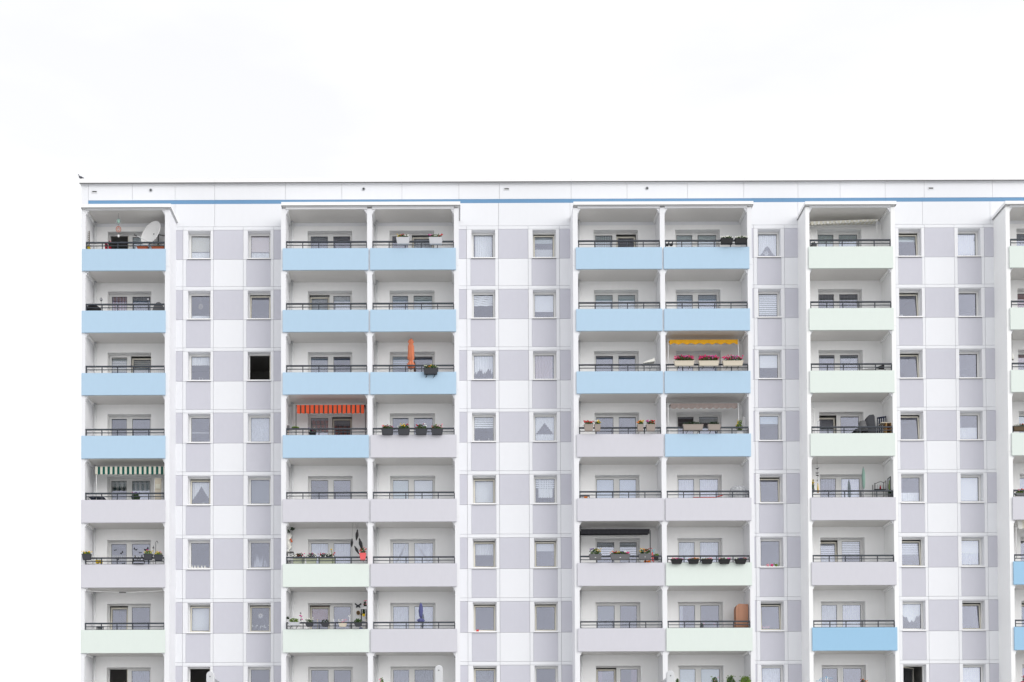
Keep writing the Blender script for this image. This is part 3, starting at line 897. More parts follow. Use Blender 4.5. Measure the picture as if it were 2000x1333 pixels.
for i, (a, b, bl, tx) in enumerate([(1311, 1333, ['pale_pink', 'magenta'], 'leftmost of five'), (1344, 1365.2, ['pale_pink', 'orange'], 'second of five from left'), (1370, 1392, ['white_petal', 'pale_pink'], 'middle of five'),
                                (1404.2, 1426, ['pale_pink', 'white_petal', 'magenta'], 'fourth of five from left'), (1435.6, 1457.6, ['white_petal', 'purple', 'crimson'], 'rightmost of five with purple flowers')]):
    flower_box('black planter over mint parapet, ' + tx, a, b, 1093.4, 1101.6, 'black', bl, group=G7, fh=.06, green=.5, taper=.78)
G8 = 'dark grey planters under the dark awning'
flower_box('dark grey planter of purple and yellow flowers under dark awning', 1150.8, 1174.4, 1083.4, 1094, 'dark_grey', ['purple', 'purple', 'yellow', 'yellow'], group=G8, fh=.22, badge=True)
flower_box('long dark grey planter of mixed pansies, middle of three under dark awning', 1192.2, 1230, 1083.4, 1094, 'dark_grey', ['orange', 'crimson', 'yellow', 'purple', 'white_petal', 'pink'], group=G8, fh=.11, badge=True)
flower_box('dark grey planter of orange and dark red flowers beside the red pinwheel', 1247.2, 1271.8, 1082.6, 1093, 'dark_grey', ['yellow', 'orange', 'crimson'], group=G8, fh=.2, badge=True)
G9 = 'dark planters on the lavender balcony at the left end'
flower_box('dark planter of yellow pansies beside the white drain pipe', 160.9, 178, 1083, 1094, 'anthracite', ['yellow', 'orange', 'yellow'], group=G9, fh=.1, leaf='leaf_light')
flower_box('dark planter of yellow and violet flowers, left of the two beside the hook', 281, 297.8, 1083, 1094, 'anthracite', ['yellow', 'magenta', 'yellow'], group=G9, fh=.15, leaf='leaf_light', green=.6)
flower_box('dark planter of yellow flowers in front of the black shepherd hook', 301.3, 317.6, 1084.4, 1095, 'anthracite', ['yellow', 'yellow', 'pale_pink'], group=G9, fh=.11, leaf='leaf_light', green=.6)
YB = -D + .28
G10 = 'pale green planters behind the railing'
for a, b, bl, tx in [(572.6, 595.2, ['white_petal', 'crimson', 'pink'], 'leftmost, dark pink blooms'), (597.8, 618.4, ['white_petal', 'magenta', 'white_petal'], 'middle, pink and white blooms'), (622.2, 655, ['crimson', 'crimson', 'white_petal', 'red'], 'rightmost and longest, dark red blooms')]:
    flower_box('pale green planter behind mint balcony railing, ' + tx, a, b, 1091, 1102, 'pale_green', bl, Y=YB, group=G10, fh=.2, leaf='leaf_dark')
flower_box('coral red bucket of red geranium hanging by the dark bird ornaments', 702.4, 714.8, 1081.4, 1093.8, 'coral', ['red', 'leaf', 'red'], fh=.2, name='flower_pot', cat='flower pot', taper=.72, depth=.25)
G11 = 'dark planters on the crowded mint balcony'
flower_box('grey trough of leafy plants at the left end of the crowded mint balcony', 563.6, 585, 1216, 1222.4, 'light_grey', [], group=G11, fh=.16, leaf='leaf_light', bracket=True)
flower_box('dark tapered planter with leaning green shoots and white bloom', 596, 612.4, 1216.8, 1224.6, 'anthracite', ['white_petal'], group=G11, fh=.18, green=.7, taper=.6)
flower_box('dark tapered planter with dry grey plant left of the mullion', 626.6, 643, 1216.8, 1224.6, 'anthracite', [], group=G11, fh=.14, green=.5, leaf='leaf_dark', taper=.6)
flower_box('dark tapered planter of green leaves near the plant shelf', 691.2, 707, 1216.6, 1224.4, 'anthracite', [], group=G11, fh=.16, taper=.6)
flower_box('beige wicker double pot holding two small white figures', 661.8, 677, 1218, 1224.6, 'beige', ['white_petal', 'pale_pink'], fh=.14, green=0, taper=.8, name='flower_pot', cat='flower pot')
flower_box('small flower box of purple blooms behind railing under striped green awning', 256.8, 273, 970, 976, 'leaf_dark', ['magenta', 'purple'], Y=YB, fh=.15)
flower_box('small pot of purple flowers behind railing below orange striped awning', 604, 617, 846, 852, 'black', ['purple', 'magenta', 'white_petal'], Y=YB, fh=.22, name='flower_pot', cat='flower pot')
G12 = 'terracotta boxes below the satellite dish'
flower_box('left terracotta box behind railing below the satellite dish', 268.4, 289.6, 483.4, 489, 'terracotta', [], Y=YB, fh=.08, green=.2, group=G12)
flower_box('right terracotta box behind railing below the satellite dish', 296.6, 322, 483.4, 489, 'terracotta', [], Y=YB, fh=.08, green=.25, leaf='leaf_light', group=G12)
G13 = 'red pots left of the open top-floor door'
flower_box('left small pot of bright red flowers behind the top-floor railing', 205.6, 209.8, 482.5, 489, 'crimson', ['pink'], Y=YB, fh=.12, group=G13, name='flower_pot', cat='flower pot')
flower_box('right small pot of bright red flowers with tall salmon stems', 212.6, 216.8, 482.5, 489, 'crimson', ['pink', 'pale_pink'], Y=YB, fh=.22, group=G13, name='flower_pot', cat='flower pot')
flower_box('small ochre pot in the left corner below the wall trellis', 171.2, 176, 483.4, 488, 'yellow', [], Y=YB, fh=.06, green=.3, name='flower_pot', cat='flower pot')
flower_box('small green plant at the left end of top-floor mint balcony', 1584.8, 1594.5, 478.6, 486, 'dark_grey', [], Y=YB, fh=.1, leaf='leaf_dark', name='flower_pot', cat='flower pot')
flower_box('tall yellow green leafy plant in the corner right of the wilted planters', 1437.5, 1450.6, 842, 853, 'white_plastic', ['yellow', 'leaf_light', 'leaf_light'], Y=YB, fh=.42, leaf='leaf_light', green=2.5, name='flower_pot', cat='flower pot')
flower_box('small dark pot with green plant right of the red pinwheel', 1277.8, 1286, 1086.4, 1094.5, 'black', [], Y=YB - .1, fh=.08, leaf='leaf_light', name='flower_pot', cat='flower pot')
G14 = 'yellow pots behind the railing at the left end'
flower_box('left yellow pot behind the railing of the butterfly window balcony', 187.5, 193, 1095.2, 1101, 'yellow', [], Y=YB, fh=.05, green=.1, group=G14, name='flower_pot', cat='flower pot')
flower_box('right yellow pot behind the railing of the butterfly window balcony', 194.6, 199.8, 1095.2, 1101, 'yellow', [], Y=YB, fh=.05, green=.1, group=G14, name='flower_pot', cat='flower pot')
G15 = 'orange pots below the dark red flowers'
flower_box('left orange pot below the planter beside the red pinwheel', 1258.4, 1263, 1095.6, 1102, 'orange', [], Y=YB, fh=.02, green=0, group=G15, name='flower_pot', cat='flower pot')
flower_box('right orange pot below the planter beside the red pinwheel', 1264.4, 1270, 1095.6, 1102, 'orange', [], Y=YB, fh=.02, green=0, group=G15, name='flower_pot', cat='flower pot')
G16 = 'boxes on the lowest visible railing'
flower_box('leafy box at bottom edge under the right half of the pale blinds', 1389, 1403, 1338, 1350, 'terracotta', ['leaf_light', 'pale_pink'], fh=.3, green=1.5, leaf='leaf', group=G16)
flower_box('spiky plant box at the bottom edge right of the pale blinds', 1418, 1436, 1338, 1350, 'terracotta', ['leaf_light'], fh=.34, green=2.4, leaf='leaf', group=G16)
flower_box('round light green bush at bottom edge beside the side wall', 1445, 1467, 1338, 1350, 'dark_grey', ['leaf_light'], fh=.34, green=3, leaf='leaf_light', group=G16)
flower_box('small green plant at the bottom edge left of the pale blinds', 1320, 1326, 1338, 1350, 'dark_grey', [], fh=.24, green=1.5, group=G16)
flower_box('plant with curled stem at the bottom edge in the middle balcony column', 741, 749, 1338, 1350, 'dark_grey', ['pale_pink', 'leaf_light'], fh=.26, green=.8, group=G16)
flower_box('reddish plant at the bottom edge under the right reflecting door pane', 1680, 1694, 1338, 1350, 'terracotta', ['crimson', 'orange'], fh=.2, green=.6, leaf='leaf_dark', group=G16)
flower_box('brown trough of shells and flowers on the rightmost mint balcony', 1979, 2006, 834.5, 842.5, 'stem_brown', ['white_petal', 'crimson'], Y=YB - .15, fh=.12, green=.4)
flower_box('box of pink flowers behind the rightmost lavender balcony railing', 1983, 2008, 964, 969, 'dark_grey', ['pale_pink', 'red', 'leaf_light'], Y=YB - .1, fh=.16, green=1.2, leaf='leaf_light')
flower_box('dark red flower box at the bottom right corner', 1996, 2016, 1331, 1342, 'crimson', ['crimson', 'orange'], fh=.2, green=.8)
flower_box('small plant in the window corner on middle railing of mint balcony', 1367.5, 1373.5, 1222.5, 1228.5, 'dark_grey', [], Y=YB, fh=.08, name='flower_pot', cat='flower pot')

# --- awnings -----------------------------------------------------------
def awning(label, px0, px1, pt, pb, mats, widths, Y, scallop=.0, nsc=12, posts=None, postpx=None, postend=None, slope=.25, tri=False, sag=0.0, back=.5):
    a, b = P(px0, pb, Y), P(px1, pt, Y)
    w, h = b.x - a.x, b.z - a.z
    t = thing('awning', label, 'awning', (a.x, Y, a.z))
    mb = MB()
    n = 420
    tot = sum(widths); seq = []
    def mi(u):
        v = (u * 1.0) % tot; s = 0
        for i, q in enumerate(widths):
            s += q
            if v < s: return i
        return 0
    for i in range(n + 1):
        u = i / n
        ph = u * nsc
        sc_ = (abs((ph % 1) - .5) * 2 if tri else abs(math.sin(ph * math.pi))) * scallop
        wob = .014 * math.sin(u * 47) + .008 * math.sin(u * 91 + 1)
        sg = -sag * u
        mb.v += [(u * w, wob, scallop - sc_ - sg * 0 + sag * u), (u * w, 0, h + sag * u * .6), (u * w, back, h + slope + sag * u * .3)]
    for i in range(n):
        m_ = mi((i + .5) / n * w)
        mb.face([3 * i, 3 * i + 3, 3 * i + 4, 3 * i + 1], m_)
        mb.face([3 * i + 1, 3 * i + 4, 3 * i + 5, 3 * i + 2], m_)
    obj('awning_cloth', mb, mats, t)
    obj('front_bar', MB().tube((-.02, .03, h - .01), (w + .02, .03, h - .01 + sag * .6), .018, 6), posts or 'white_plastic', t)
    obj('roller', MB().tube((-.03, back + .02, h + slope - .03), (w + .03, back + .02, h + slope - .03 + sag * .3), .04, 8), 'white_plastic', t)
    if posts and postpx:
        for q in postpx:
            p1 = P(q, postend, Y); x_ = p1.x - a.x
            obj('post', MB().tube((x_, .05, p1.z - a.z), (x_, .05, h + slope * .3), .018, 6), posts, t)
    return t
awning('green and white striped awning above lavender balcony at left end', 186, 321, 911.5, 927.5, ['cloth_cream', 'cloth_green'], [.112, .105], -1.0, scallop=.03, nsc=14, posts='white_plastic', postpx=(187.5,), postend=980, slope=.08)
awning('orange awning with dark stripes above blue balcony', 580, 712, 791, 808.5, ['cloth_orange', 'cloth_dark', 'stem_brown'], [.135, .04, .03], -1.0, scallop=.03, nsc=14, posts='black', postpx=(578, 713.6), postend=856, slope=.08)
awning('yellow awning with zigzag edge above the pink geraniums', 1308, 1441, 663.5, 674, ['cloth_yellow'], [1], -.95, scallop=.085, nsc=8, tri=True, posts='white_plastic', postpx=(1305.6, 1443), postend=735, slope=.05)
awning('taupe retracted awning above the wilted grey beige planters', 1310, 1440, 788, 799, ['cloth_taupe'], [1], -.95, scallop=.05, nsc=11, posts='white_plastic', postpx=(1305.6, 1443.5), postend=855, slope=.05)
awning('dark grey awning on black posts above lavender balcony', 1135, 1268.5, 1033.5, 1043.5, ['cloth_dark'], [1], -.95, posts='black', postpx=(1133.6, 1270.6), postend=1105, slope=-.16, back=.45)
awning('cream scalloped awning rolled up under the ceiling of mint balcony', 1584, 1715.6, 432.5, 440.5, ['cloth_cream', 'cloth_white'], [.12, .08], -.62, scallop=.07, nsc=22, posts='white_plastic', postpx=(1714,), postend=490, slope=.06, sag=.17)
awning('white awning at the right edge above blue balcony', 1988, 2110, 1014, 1034, ['cloth_white', 'cloth_cream'], [.2, .1], -1.05, scallop=.08, nsc=9, posts='white_plastic', postpx=(1986,), postend=1090, slope=.06)

# --- parasols ------------------------------------------------------------
def parasol(label, px, pt, pb, w, mat, Y, foot, tilt=0.0, tie=.72):
    a, b = P(px, pb, Y), P(px, pt, Y)
    h = b.z - a.z
    t = thing('closed_parasol', label, 'parasol', (a.x, Y, foot), rot=(0, tilt, 0))
    base = a.z - foot
    f = lambda tt, z: 1 + .34 * math.sin(tt * 8 + z * 3) + .08 * math.sin(tt * 3 + z * 7)
    prof = [(w * .22, 0), (w * .6, h * .06), (w * .74, h * .15), (w * .40, h * .24), (w * .30, h * .28), (w * .66, h * .36), (w * .58, h * .55), (w * .52, h * .75), (w * .36, h * .84), (w * .56, h * .88), (w * .40, h * .95), (w * .1, h)]
    if tie == 0:
        prof = [(w * .2, 0), (w * .45, h * .15), (w * .62, h * .5), (w * .5, h * .75), (w * .3, h * .93), (w * .12, h)]
    mb = MB().lathe([(r, z + base) for r, z in prof], n=32, mod=f)
    obj('folded_canopy', mb, mat, t)
    obj('pole', MB().tube((0, 0, 0), (0, 0, base + h + .04), .02, 8), 'steel', t)
    obj('stand', MB().lathe([(.22, 0), (.22, .05), (.05, .08), (.04, .3)], n=16), 'dark_grey', t)
    return t
parasol('closed orange parasol standing in front of a balcony door', 802.8, 662, 722, .20, 'cloth_umbrella', -.95, zFl[2])
pb_ = parasol('closed dark blue parasol on lavender balcony', 822.0, 1178, 1208, .13, 'violet_cloth', -.95, zFl[6], tie=0)
obj('valance', MB().lathe([(.03, 0), (.1, .03), (.14, .12), (.05, .2)], n=24, mod=lambda t, z: 1 + .35 * math.sin(t * 6)), 'violet_cloth', pb_, (0, 0, P(822, 1217, -.95).z - zFl[6]))
parasol('thin closed sea green parasol leaning beside the right balcony door', 1688.4, 913.5, 956, .10, 'sea_green', -.7, zFl[4], tilt=-.02, tie=0)

# --- satellite dish --------------------------------------------------------
c = P(294.2, 455.5, -.8)
t = thing('satellite_dish', 'large white satellite dish on the top-floor balcony at left end', 'satellite dish', (c.x, -.8, zFl[0]))
nrm = Vector((-.50, -.80, .27)).normalized()
qd = nrm.to_track_quat('Z', 'Y')
mb = MB(); R_, n_ = .61, 36
for k in range(9):
    r = R_ * k / 8
    for i in range(n_):
        a = 6.28318 * i / n_; mb.v.append((r * math.cos(a) * .93, r * math.sin(a), .16 * (r / R_) ** 2 - .16))
for k in range(8):
    for i in range(n_):
        j = (i + 1) % n_; mb.face([k * n_ + i, k * n_ + j, (k + 1) * n_ + j, (k + 1) * n_ + i], 0, True)
mb.path([(R_ * .935 * math.cos(6.28318 * i / n_), R_ * 1.005 * math.sin(6.28318 * i / n_), 0) for i in range(n_ + 1)], .014, 5)
dz = c.z - zFl[0]
dish = obj('reflector', mb, 'white_plastic', t, (0, 0, dz), qd.to_euler())
fe = P(264.6, 459.8, -1.12); fe_l = fe - Vector((c.x, -.8, zFl[0]))
low = Vector((.02, -.12, dz - .50))
obj('feed_arm', MB().tube(low, fe_l, .018, 8), 'pipe', t)
obj('receiver', MB().tube(fe_l + Vector((-.06, 0, .03)), fe_l + Vector((.07, .02, -.02)), .04, 10), 'dark_grey', t)
obj('mount', MB().path([(.1, .1, dz), (.3, .2, dz + .02), (.62, .3, dz + .0)], .025, 8).tube((.3, .2, 0), (.3, .2, dz + .05), .03, 8), 'dark_grey', t)

# --- hanging mobiles ----------------------------------------------------------
c = P(231.4, 432, -1.0)
t = thing('wind_chime', 'hanging mobile of two rings and a glass drop', 'mobile', (c.x, -1.0, zSof[0] - .01))
def rel_z(py, Y, zt): return P(231, py, Y).z - zt
z1, z2, z3 = [rel_z(v, -1.0, zSof[0]) for v in (432, 447.8, 461)]
obj('cord', MB().tube((0, 0, 0), (0, 0, z3), .005, 4), 'dark_grey', t)
def ringpts(r, z, tw): return [(math.cos(a) * r * .7, math.cos(a) * r * .5, z + math.sin(a) * r + math.cos(a) * r * tw) for a in [i * .3927 for i in range(17)]]
obj('ring', MB().path(ringpts(.13, z1, .45), .016, 6), 'steel', t)
obj('disc', MB().blob((0, 0, z1), .07, .03, .10, 10), 'sea_green', t)
obj('ring', MB().path(ringpts(.13, z2, .2), .014, 6).path(ringpts(.07, z2, .2), .01, 6), 'terracotta', t)
obj('glass_drop', MB().blob((0, 0, z3), .05, .04, .07, 10), 'white_plastic', t)

c = P(1596, 910, -1.05)
t = thing('wind_chime', 'hanging mobile of small dark birds on a string', 'mobile', (c.x, -1.05, zSof[4] - .01))
obj('cord', MB().tube((0, 0, 0), (0, 0, P(1596, 945, -1.05).z - zSof[4]), .005, 4), 'black', t)
for i, py in enumerate((915.5, 924, 928.5, 938.6)):
    z = P(1596, py, -1.05).z - zSof[4]; s = 1 if i % 2 else -1
    mb = MB().blob((0, 0, z), .05 if i < 3 else .02, .02, .028 if i < 3 else .05, 8)
    if i < 3: mb.tube((-.02 * s, 0, z), (-.09 * s, 0, z + .06 - .05 * i), .025, 6, r2=.004).tube((.02 * s, 0, z), (.08 * s, 0, z + .02), .02, 6, r2=.004)
    obj('bird_figure', mb, 'black', t)
# windsock
c = P(1597.4, 950, -1.1)
t = thing('windsock', 'small rainbow windsock hanging behind the railing, yellow orange and green', 'windsock', (c.x, -1.1, P(1597, 962.5, -1.1).z))
h = P(1597, 944, -1.1).z - P(1597, 962.5, -1.1).z
for i, m_ in enumerate(['red', 'orange', 'yellow', 'leaf_light', 'yellow', 'orange']):
    a0, a1 = i * 1.047, (i + 1) * 1.047
    mb = MB(); mb.v += [(math.cos(a0) * .05, math.sin(a0) * .05, 0), (math.cos(a1) * .05, math.sin(a1) * .05, 0), (math.cos(a1) * .012, math.sin(a1) * .012, h), (math.cos(a0) * .012, math.sin(a0) * .012, h)]
    mb.face([0, 1, 2, 3]); obj('gore', mb, m_, t)
flower_box('small corner plant with yellow flowers by the windsock', 1585, 1590, 956, 962, 'dark_grey', ['yellow'], Y=YB, fh=.4, green=1.0, leaf='leaf', name='flower_pot', cat='flower pot')

# --- bird ornaments -------------------------------------------------------------
for (px, py, s, tx, r_) in [(697.2, 1045, 1.0, 'highest black bird ornament hanging over the mint balcony', .1), (704.6, 1063, 1.15, 'largest black bird ornament hanging above the coral bucket', -.25),
                           (687.3, 1060.5, .8, 'black bird ornament hanging by the corner of the door', .05), (696.6, 1074.5, .85, 'lowest black bird ornament perched left of the coral bucket', -.5)]:
    c = P(px, py, -1.1)
    o = MB(); prof = [(.004, -.26), (.035, -.2), (.06, -.08), (.072, .02), (.055, .1), (.035, .14), (.04, .17), (.03, .2), (.006, .25)]
    o.lathe([(a * s, z * s) for a, z in prof], n=12, sy=.7)
    t = thing('bird_ornament', tx, 'ornament', (c.x, -1.1, c.z), 'black bird ornaments', rot=(0, r_, 0))
    obj('bird_body', o, 'black', t)
    if py < 1070:
        obj('cord', MB().tube((0, 0, .2 * s), (0, 0, zSof[5] - c.z - .01), .004, 4), 'dark_grey', t)
    else:
        obj('perch', MB().tube((0, 0, -.1), (.02, 0, zP[5] - c.z), .007, 4), 'dark_grey', t)
# white fan ornament + plants on the left of the same balcony
c = P(562.8, 1057, -1.0)
t = thing('fan_ornament', 'white fan shaped rattan ornament at the left side of mint balcony', 'ornament', (c.x, -1.0, zFl[5]))
mb = MB()
for i in range(15):
    a = math.radians(60 + i * 17)
    mb.tube((.06, 0, c.z - zFl[5]), (.06 + math.cos(a) * .2, .02, c.z - zFl[5] + math.sin(a) * .34), .013, 5)
mb.tube((.0, 0, 0), (.05, 0, c.z - zFl[5]), .012, 5).tube((-.12, 0, c.z - zFl[5] - .62), (.12, 0, c.z - zFl[5] - .25), .03, 6)
obj('fan_ribs', mb, 'white_petal', t)
obj('red_knots', MB().blob((.12, -.05, c.z - zFl[5] + .05), .05, .04, .05, 8).blob((.16, -.05, c.z - zFl[5] - .03), .05, .04, .06, 8), 'terracotta', t)
flower_box('tall dark leafy plant in the left corner behind the fan ornament', 556, 570, 1096, 1102, 'white_plastic', ['yellow', 'leaf'], Y=-.6, fh=.5, leaf='leaf_dark', green=.5, name='flower_pot', cat='flower pot')
c = P(565, 1034, -.7)
t = thing('hanging_plant', 'dark green plant hanging under the ceiling above the fan ornament', 'plant', (c.x, -.7, c.z))
obj('foliage', MB().leafy((-.1, 0, -.1), .14, .12, .1, 90, .04).leafy((.12, 0, .02), .12, .12, .07, 70, .04), 'leaf_dark', t)
obj('cord', MB().tube((0, 0, 0), (0, 0, zSof[5] - c.z - .01), .005, 4).tube((0, 0, 0), (0, 0, -.5), .004, 4), 'dark_grey', t)
c = P(567, 1086, -.95)
t = thing('plant_rack', 'small grey metal plant rack at the left end of mint balcony', 'rack', (c.x, -.95, zFl[5]))
h = P(567, 1079.5, -.95).z - zFl[5]
for sx in (-.14, .14):
    for sy in (-.12, .12): obj('leg', MB().tube((sx, sy, 0), (sx, sy, h), .012, 5), 'dark_grey', t)
obj('shelf', MB().box(-.15, .15, -.13, .13, h - .01, h + .01), 'dark_grey', t)
obj('shelf', MB().box(-.15, .15, -.13, .13, h * .55, h * .55 + .02), 'dark_grey', t)
flower_box('white bucket on the grey metal plant rack', 560.6, 569.6, 1087.5, 1095.5, 'white_plastic', [], Y=-.95, fh=.02, green=0, name='flower_pot', cat='bucket')
# globe lights on the planters
for i, px in enumerate((576, 591.4, 601, 616.6, 626, 635.4, 651)):
    c = P(px, 1087.4, -D + .1)
    tag(obj('globe_light', MB().blob((0, 0, 0), .028, .028, .028, 8), 'white_petal', None, (c.x, -D + .1, c.z)), 'small white globe light on the mint balcony railing, ' + ('leftmost of seven', 'second of seven from the left', 'third of seven from the left', 'middle of seven', 'fifth of seven from the left', 'sixth of seven from the left', 'rightmost of seven')[i], 'light', 'globe lights on the railing')
t = thing('flower_stake', 'single tall pale yellow flower rising above the dark red blooms', 'flower', (P(648, 1090, -1.15).x, -1.15, zP[5]))
hh = P(646.4, 1073.5, -1.15).z - zP[5]
obj('stem', MB().path([(.04, 0, 0), (.03, 0, hh * .5), (-.02, 0, hh)], .012, 5), 'leaf_light', t)
obj('bloom', MB().blob((-.02, 0, hh), .045, .03, .03, 8), 'yellow', t)

# --- crowded mint balcony (second lowest in view) ----------------------------------
c = P(699.4, 1183, -.004)
t = thing('butterfly_ornament', 'dark metal butterfly fixed on the balcony wall right of the door', 'ornament', (c.x, -.02, c.z))
for s in (-1, 1):
    mb = MB(); q = [(0, .0), (.13 * s, .11), (.15 * s, .04), (.07 * s, -.01), (.1 * s, -.09), (.05 * s, -.1), (0, -.05)]
    for y in (-.012, .012):
        for (a, b) in q: mb.v.append((a, y - abs(a) * .15, b))
    n = len(q); mb.face(list(range(n))); mb.face([n + i for i in range(n)][::-1])
    for i in range(n): mb.face([i, (i + 1) % n, n + (i + 1) % n, n + i])
    obj('wing', mb, 'anthracite', t)
obj('body', MB().blob((0, -.01, -.02), .012, .015, .07, 8), 'black', t)
c = P(699.6, 1197.4, -.02)
t = thing('sun_ornament', 'round brass coloured wall ornament below the metal butterfly', 'ornament', (c.x, -.02, c.z))
obj('disc', MB().tube((0, -.02, 0), (0, .0, 0), .075, 16), 'stem_brown', t)
obj('rim', MB().path([(math.cos(a) * .075, -.02, math.sin(a) * .085) for a in [i * .3927 for i in range(17)]], .012, 5), 'wood', t)
obj('tail', MB().path([(.07, -.01, -.03), (.13, -.01, -.07), (.2, -.01, -.09)], .012, 5), 'stem_brown', t)
c = P(711.5, 1206, -.75)
t = thing('plant_shelf', 'tall black plant shelf at the right end of the crowded mint balcony', 'shelf', (c.x, -.75, zFl[6]))
h = P(711.5, 1177, -.75).z - zFl[6]
for i, hf in enumerate((.25, .6, .85)): obj('shelf', MB().box(-.14, .1, -.15, .15, h * hf, h * hf + .02), 'white_plastic', t)
for sx in (-.13, .09):
    for sy in (-.14, .14): obj('leg', MB().tube((sx, sy, 0), (sx, sy, h * .85), .012, 5), 'black', t)
flower_box('potted plant on the top of the black plant shelf', 710.5, 716, 1185.6, 1192, 'white_plastic', ['pale_pink'], Y=-.75, fh=.22, leaf='leaf_dark', name='flower_pot', cat='flower pot')
flower_box('small yellow pot on the middle of the black plant shelf', 708, 713, 1200, 1204, 'yellow', [], Y=-.8, fh=.2, leaf='leaf_dark', name='flower_pot', cat='flower pot')
t = thing('flower_lantern', 'pole of pink and white lanterns left of the door above planters', 'ornament', (P(588, 1215, -1.1).x, -1.1, zP[6]))
hh = P(588, 1197, -1.1).z - zP[6]
obj('pole', MB().tube((0, 0, 0), (0, 0, hh), .008, 5), 'dark_grey', t)
for i, (dx, dz_, m_) in enumerate([(-.02, -.02, 'dark_grey'), (-.04, -.13, 'magenta'), (.02, -.17, 'magenta'), (.07, -.12, 'white_petal'), (-.02, -.32, 'dark_grey'), (.05, -.3, 'magenta')]):
    obj('lantern', MB().blob((dx, 0, hh + dz_), .035, .03, .035, 8), m_, t)
for i, (px, pt, tx) in enumerate([(620, 1209.5, 'white candle shaped rod in front of the tilted door'), (652, 1209, 'white slim rod left of the wicker pot'), (683.4, 1203, 'slim white rod topped by two small lights'), (714.8, 1210, 'slim wooden rod at the right end of crowded balcony')]):
    b_, a_ = P(px, pt, -1.15), zP[6]
    t = thing('garden_stake', tx, 'garden stake', (b_.x, -1.15, a_), 'slim rods on the crowded mint balcony')
    obj('rod', MB().tube((0, 0, 0), (0, 0, b_.z - a_), .016, 6), 'beige' if i in (0, 3) else 'white_plastic', t)
    if i == 2:
        for dx, dz_ in ((-.06, -.02), (.01, .03)): obj('light', MB().blob((dx, 0, b_.z - a_ + dz_), .028, .028, .028, 8), 'white_petal', t)
t = thing('dark_ball_plant', 'dark round potted ball plant at the left end of crowded balcony', 'plant', (P(561.5, 1207, -1.05).x, -1.05, zP[6]))
zb_ = P(561.5, 1207.5, -1.05).z - zP[6]
obj('ball', MB().leafy((0, 0, zb_), .07, .07, .07, 110, .03), 'leaf_dark', t); obj('stem', MB().tube((0, 0, 0), (0, 0, zb_), .01, 5), 'white_plastic', t)
c = P(707, 1222, -1.05)
t = thing('toy_bundle', 'blue and white ball and cloth lying behind railing at right end', 'toys', (c.x, -1.05, zP[6]))
obj('ball', MB().blob((-.05, 0, .06), .09, .08, .08, 10), 'violet_cloth', t)
obj('cloth', MB().blob((-.02, -.02, .15), .06, .05, .05, 8).blob((.12, 0, .08), .05, .05, .08, 8), 'white_petal', t)

# --- left end column -----------------------------------------------------------------
c = P(174, 465, -.9)
t = thing('wall_trellis', 'dark openwork metal ornament on the left side wall of top balcony', 'ornament', (X(172.6, -.95), -.95, P(173, 484, -.95).z))
h = P(173, 452, -.95).z - P(173, 484, -.95).z
mb = MB()
for i in range(9):
    z = h * i / 9
    mb.path([(0, -.08, z), (.02, .02, z + .07), (0, .1, z + .02), (.02, .0, z + .1)], .012, 5)
obj('scrollwork', mb, 'stem_brown', t)
for (px, tx, pr) in [(182, 'left', 0), (306, 'right', 0)]: pass
t = thing('covered_barbecue', 'low rounded dark cover at the left end of the second balcony down', 'barbecue', (X(182.5, -.85), -.85, zFl[1]))
h = P(182, 597.2, -.85).z - zFl[1]
obj('cover', MB().lathe([(.30, .35), (.33, h - .22), (.31, h - .12), (.2, h - .04), (.05, h)], n=24), 'black', t)
for a in (0, 2.1, 4.2): obj('leg', MB().tube((math.cos(a) * .25, math.sin(a) * .25, 0), (math.cos(a) * .18, math.sin(a) * .18, .4), .015, 6), 'black', t)
t = thing('lounge_chair', 'dark grey round backed chair at the right end of second balcony down', 'chair', (X(309, -.8), -.8, zFl[1]))
h = P(309, 588.5, -.8).z - zFl[1]
mb = MB(); n = 20; b0 = 0
for k in range(2):
    for i in range(n + 1):
        a = math.pi * i / n; mb.v.append((-.02 + math.cos(a) * .33, .12 * k + .1, .38 + max(0.0, math.sin(a)) ** .7 * (h - .38) * (1 if k == 0 else .97)))
for i in range(n): mb.face([i, i + 1, n + 2 + i, n + 1 + i], 0, True)
mb.face(list(range(n + 1))); mb.face([n + 1 + i for i in range(n + 1)][::-1])
obj('backrest', mb, 'dark_grey', t); obj('seat', MB().box(-.3, .28, -.35, .12, .36, .44), 'dark_grey', t)
for sx in (-.26, .24):
    for sy in (-.3, .12): obj('leg', MB().tube((sx, sy, 0), (sx, sy, .38), .018, 6), 'black', t)
for px, tx in ((197, 'solar lamp with oval head left of the brown blind'), (289, 'solar lamp with oval head before the dark curtain')):
    zt = P(px, 585.5, -1.2).z
    t = thing('solar_lamp', tx, 'solar lamp', (X(px, -1.2), -1.2, zP[1]), 'solar lamps on the railing')
    obj('stake', MB().tube((0, 0, 0), (0, 0, zt - zP[1] - .06), .012, 6), 'dark_grey', t)
    obj('head', MB().blob((0, 0, zt - zP[1]), .06, .035, .09, 10), 'anthracite', t)
    obj('lens', MB().blob((0, -.012, zt - zP[1]), .035, .03, .06, 10), 'light_grey', t)
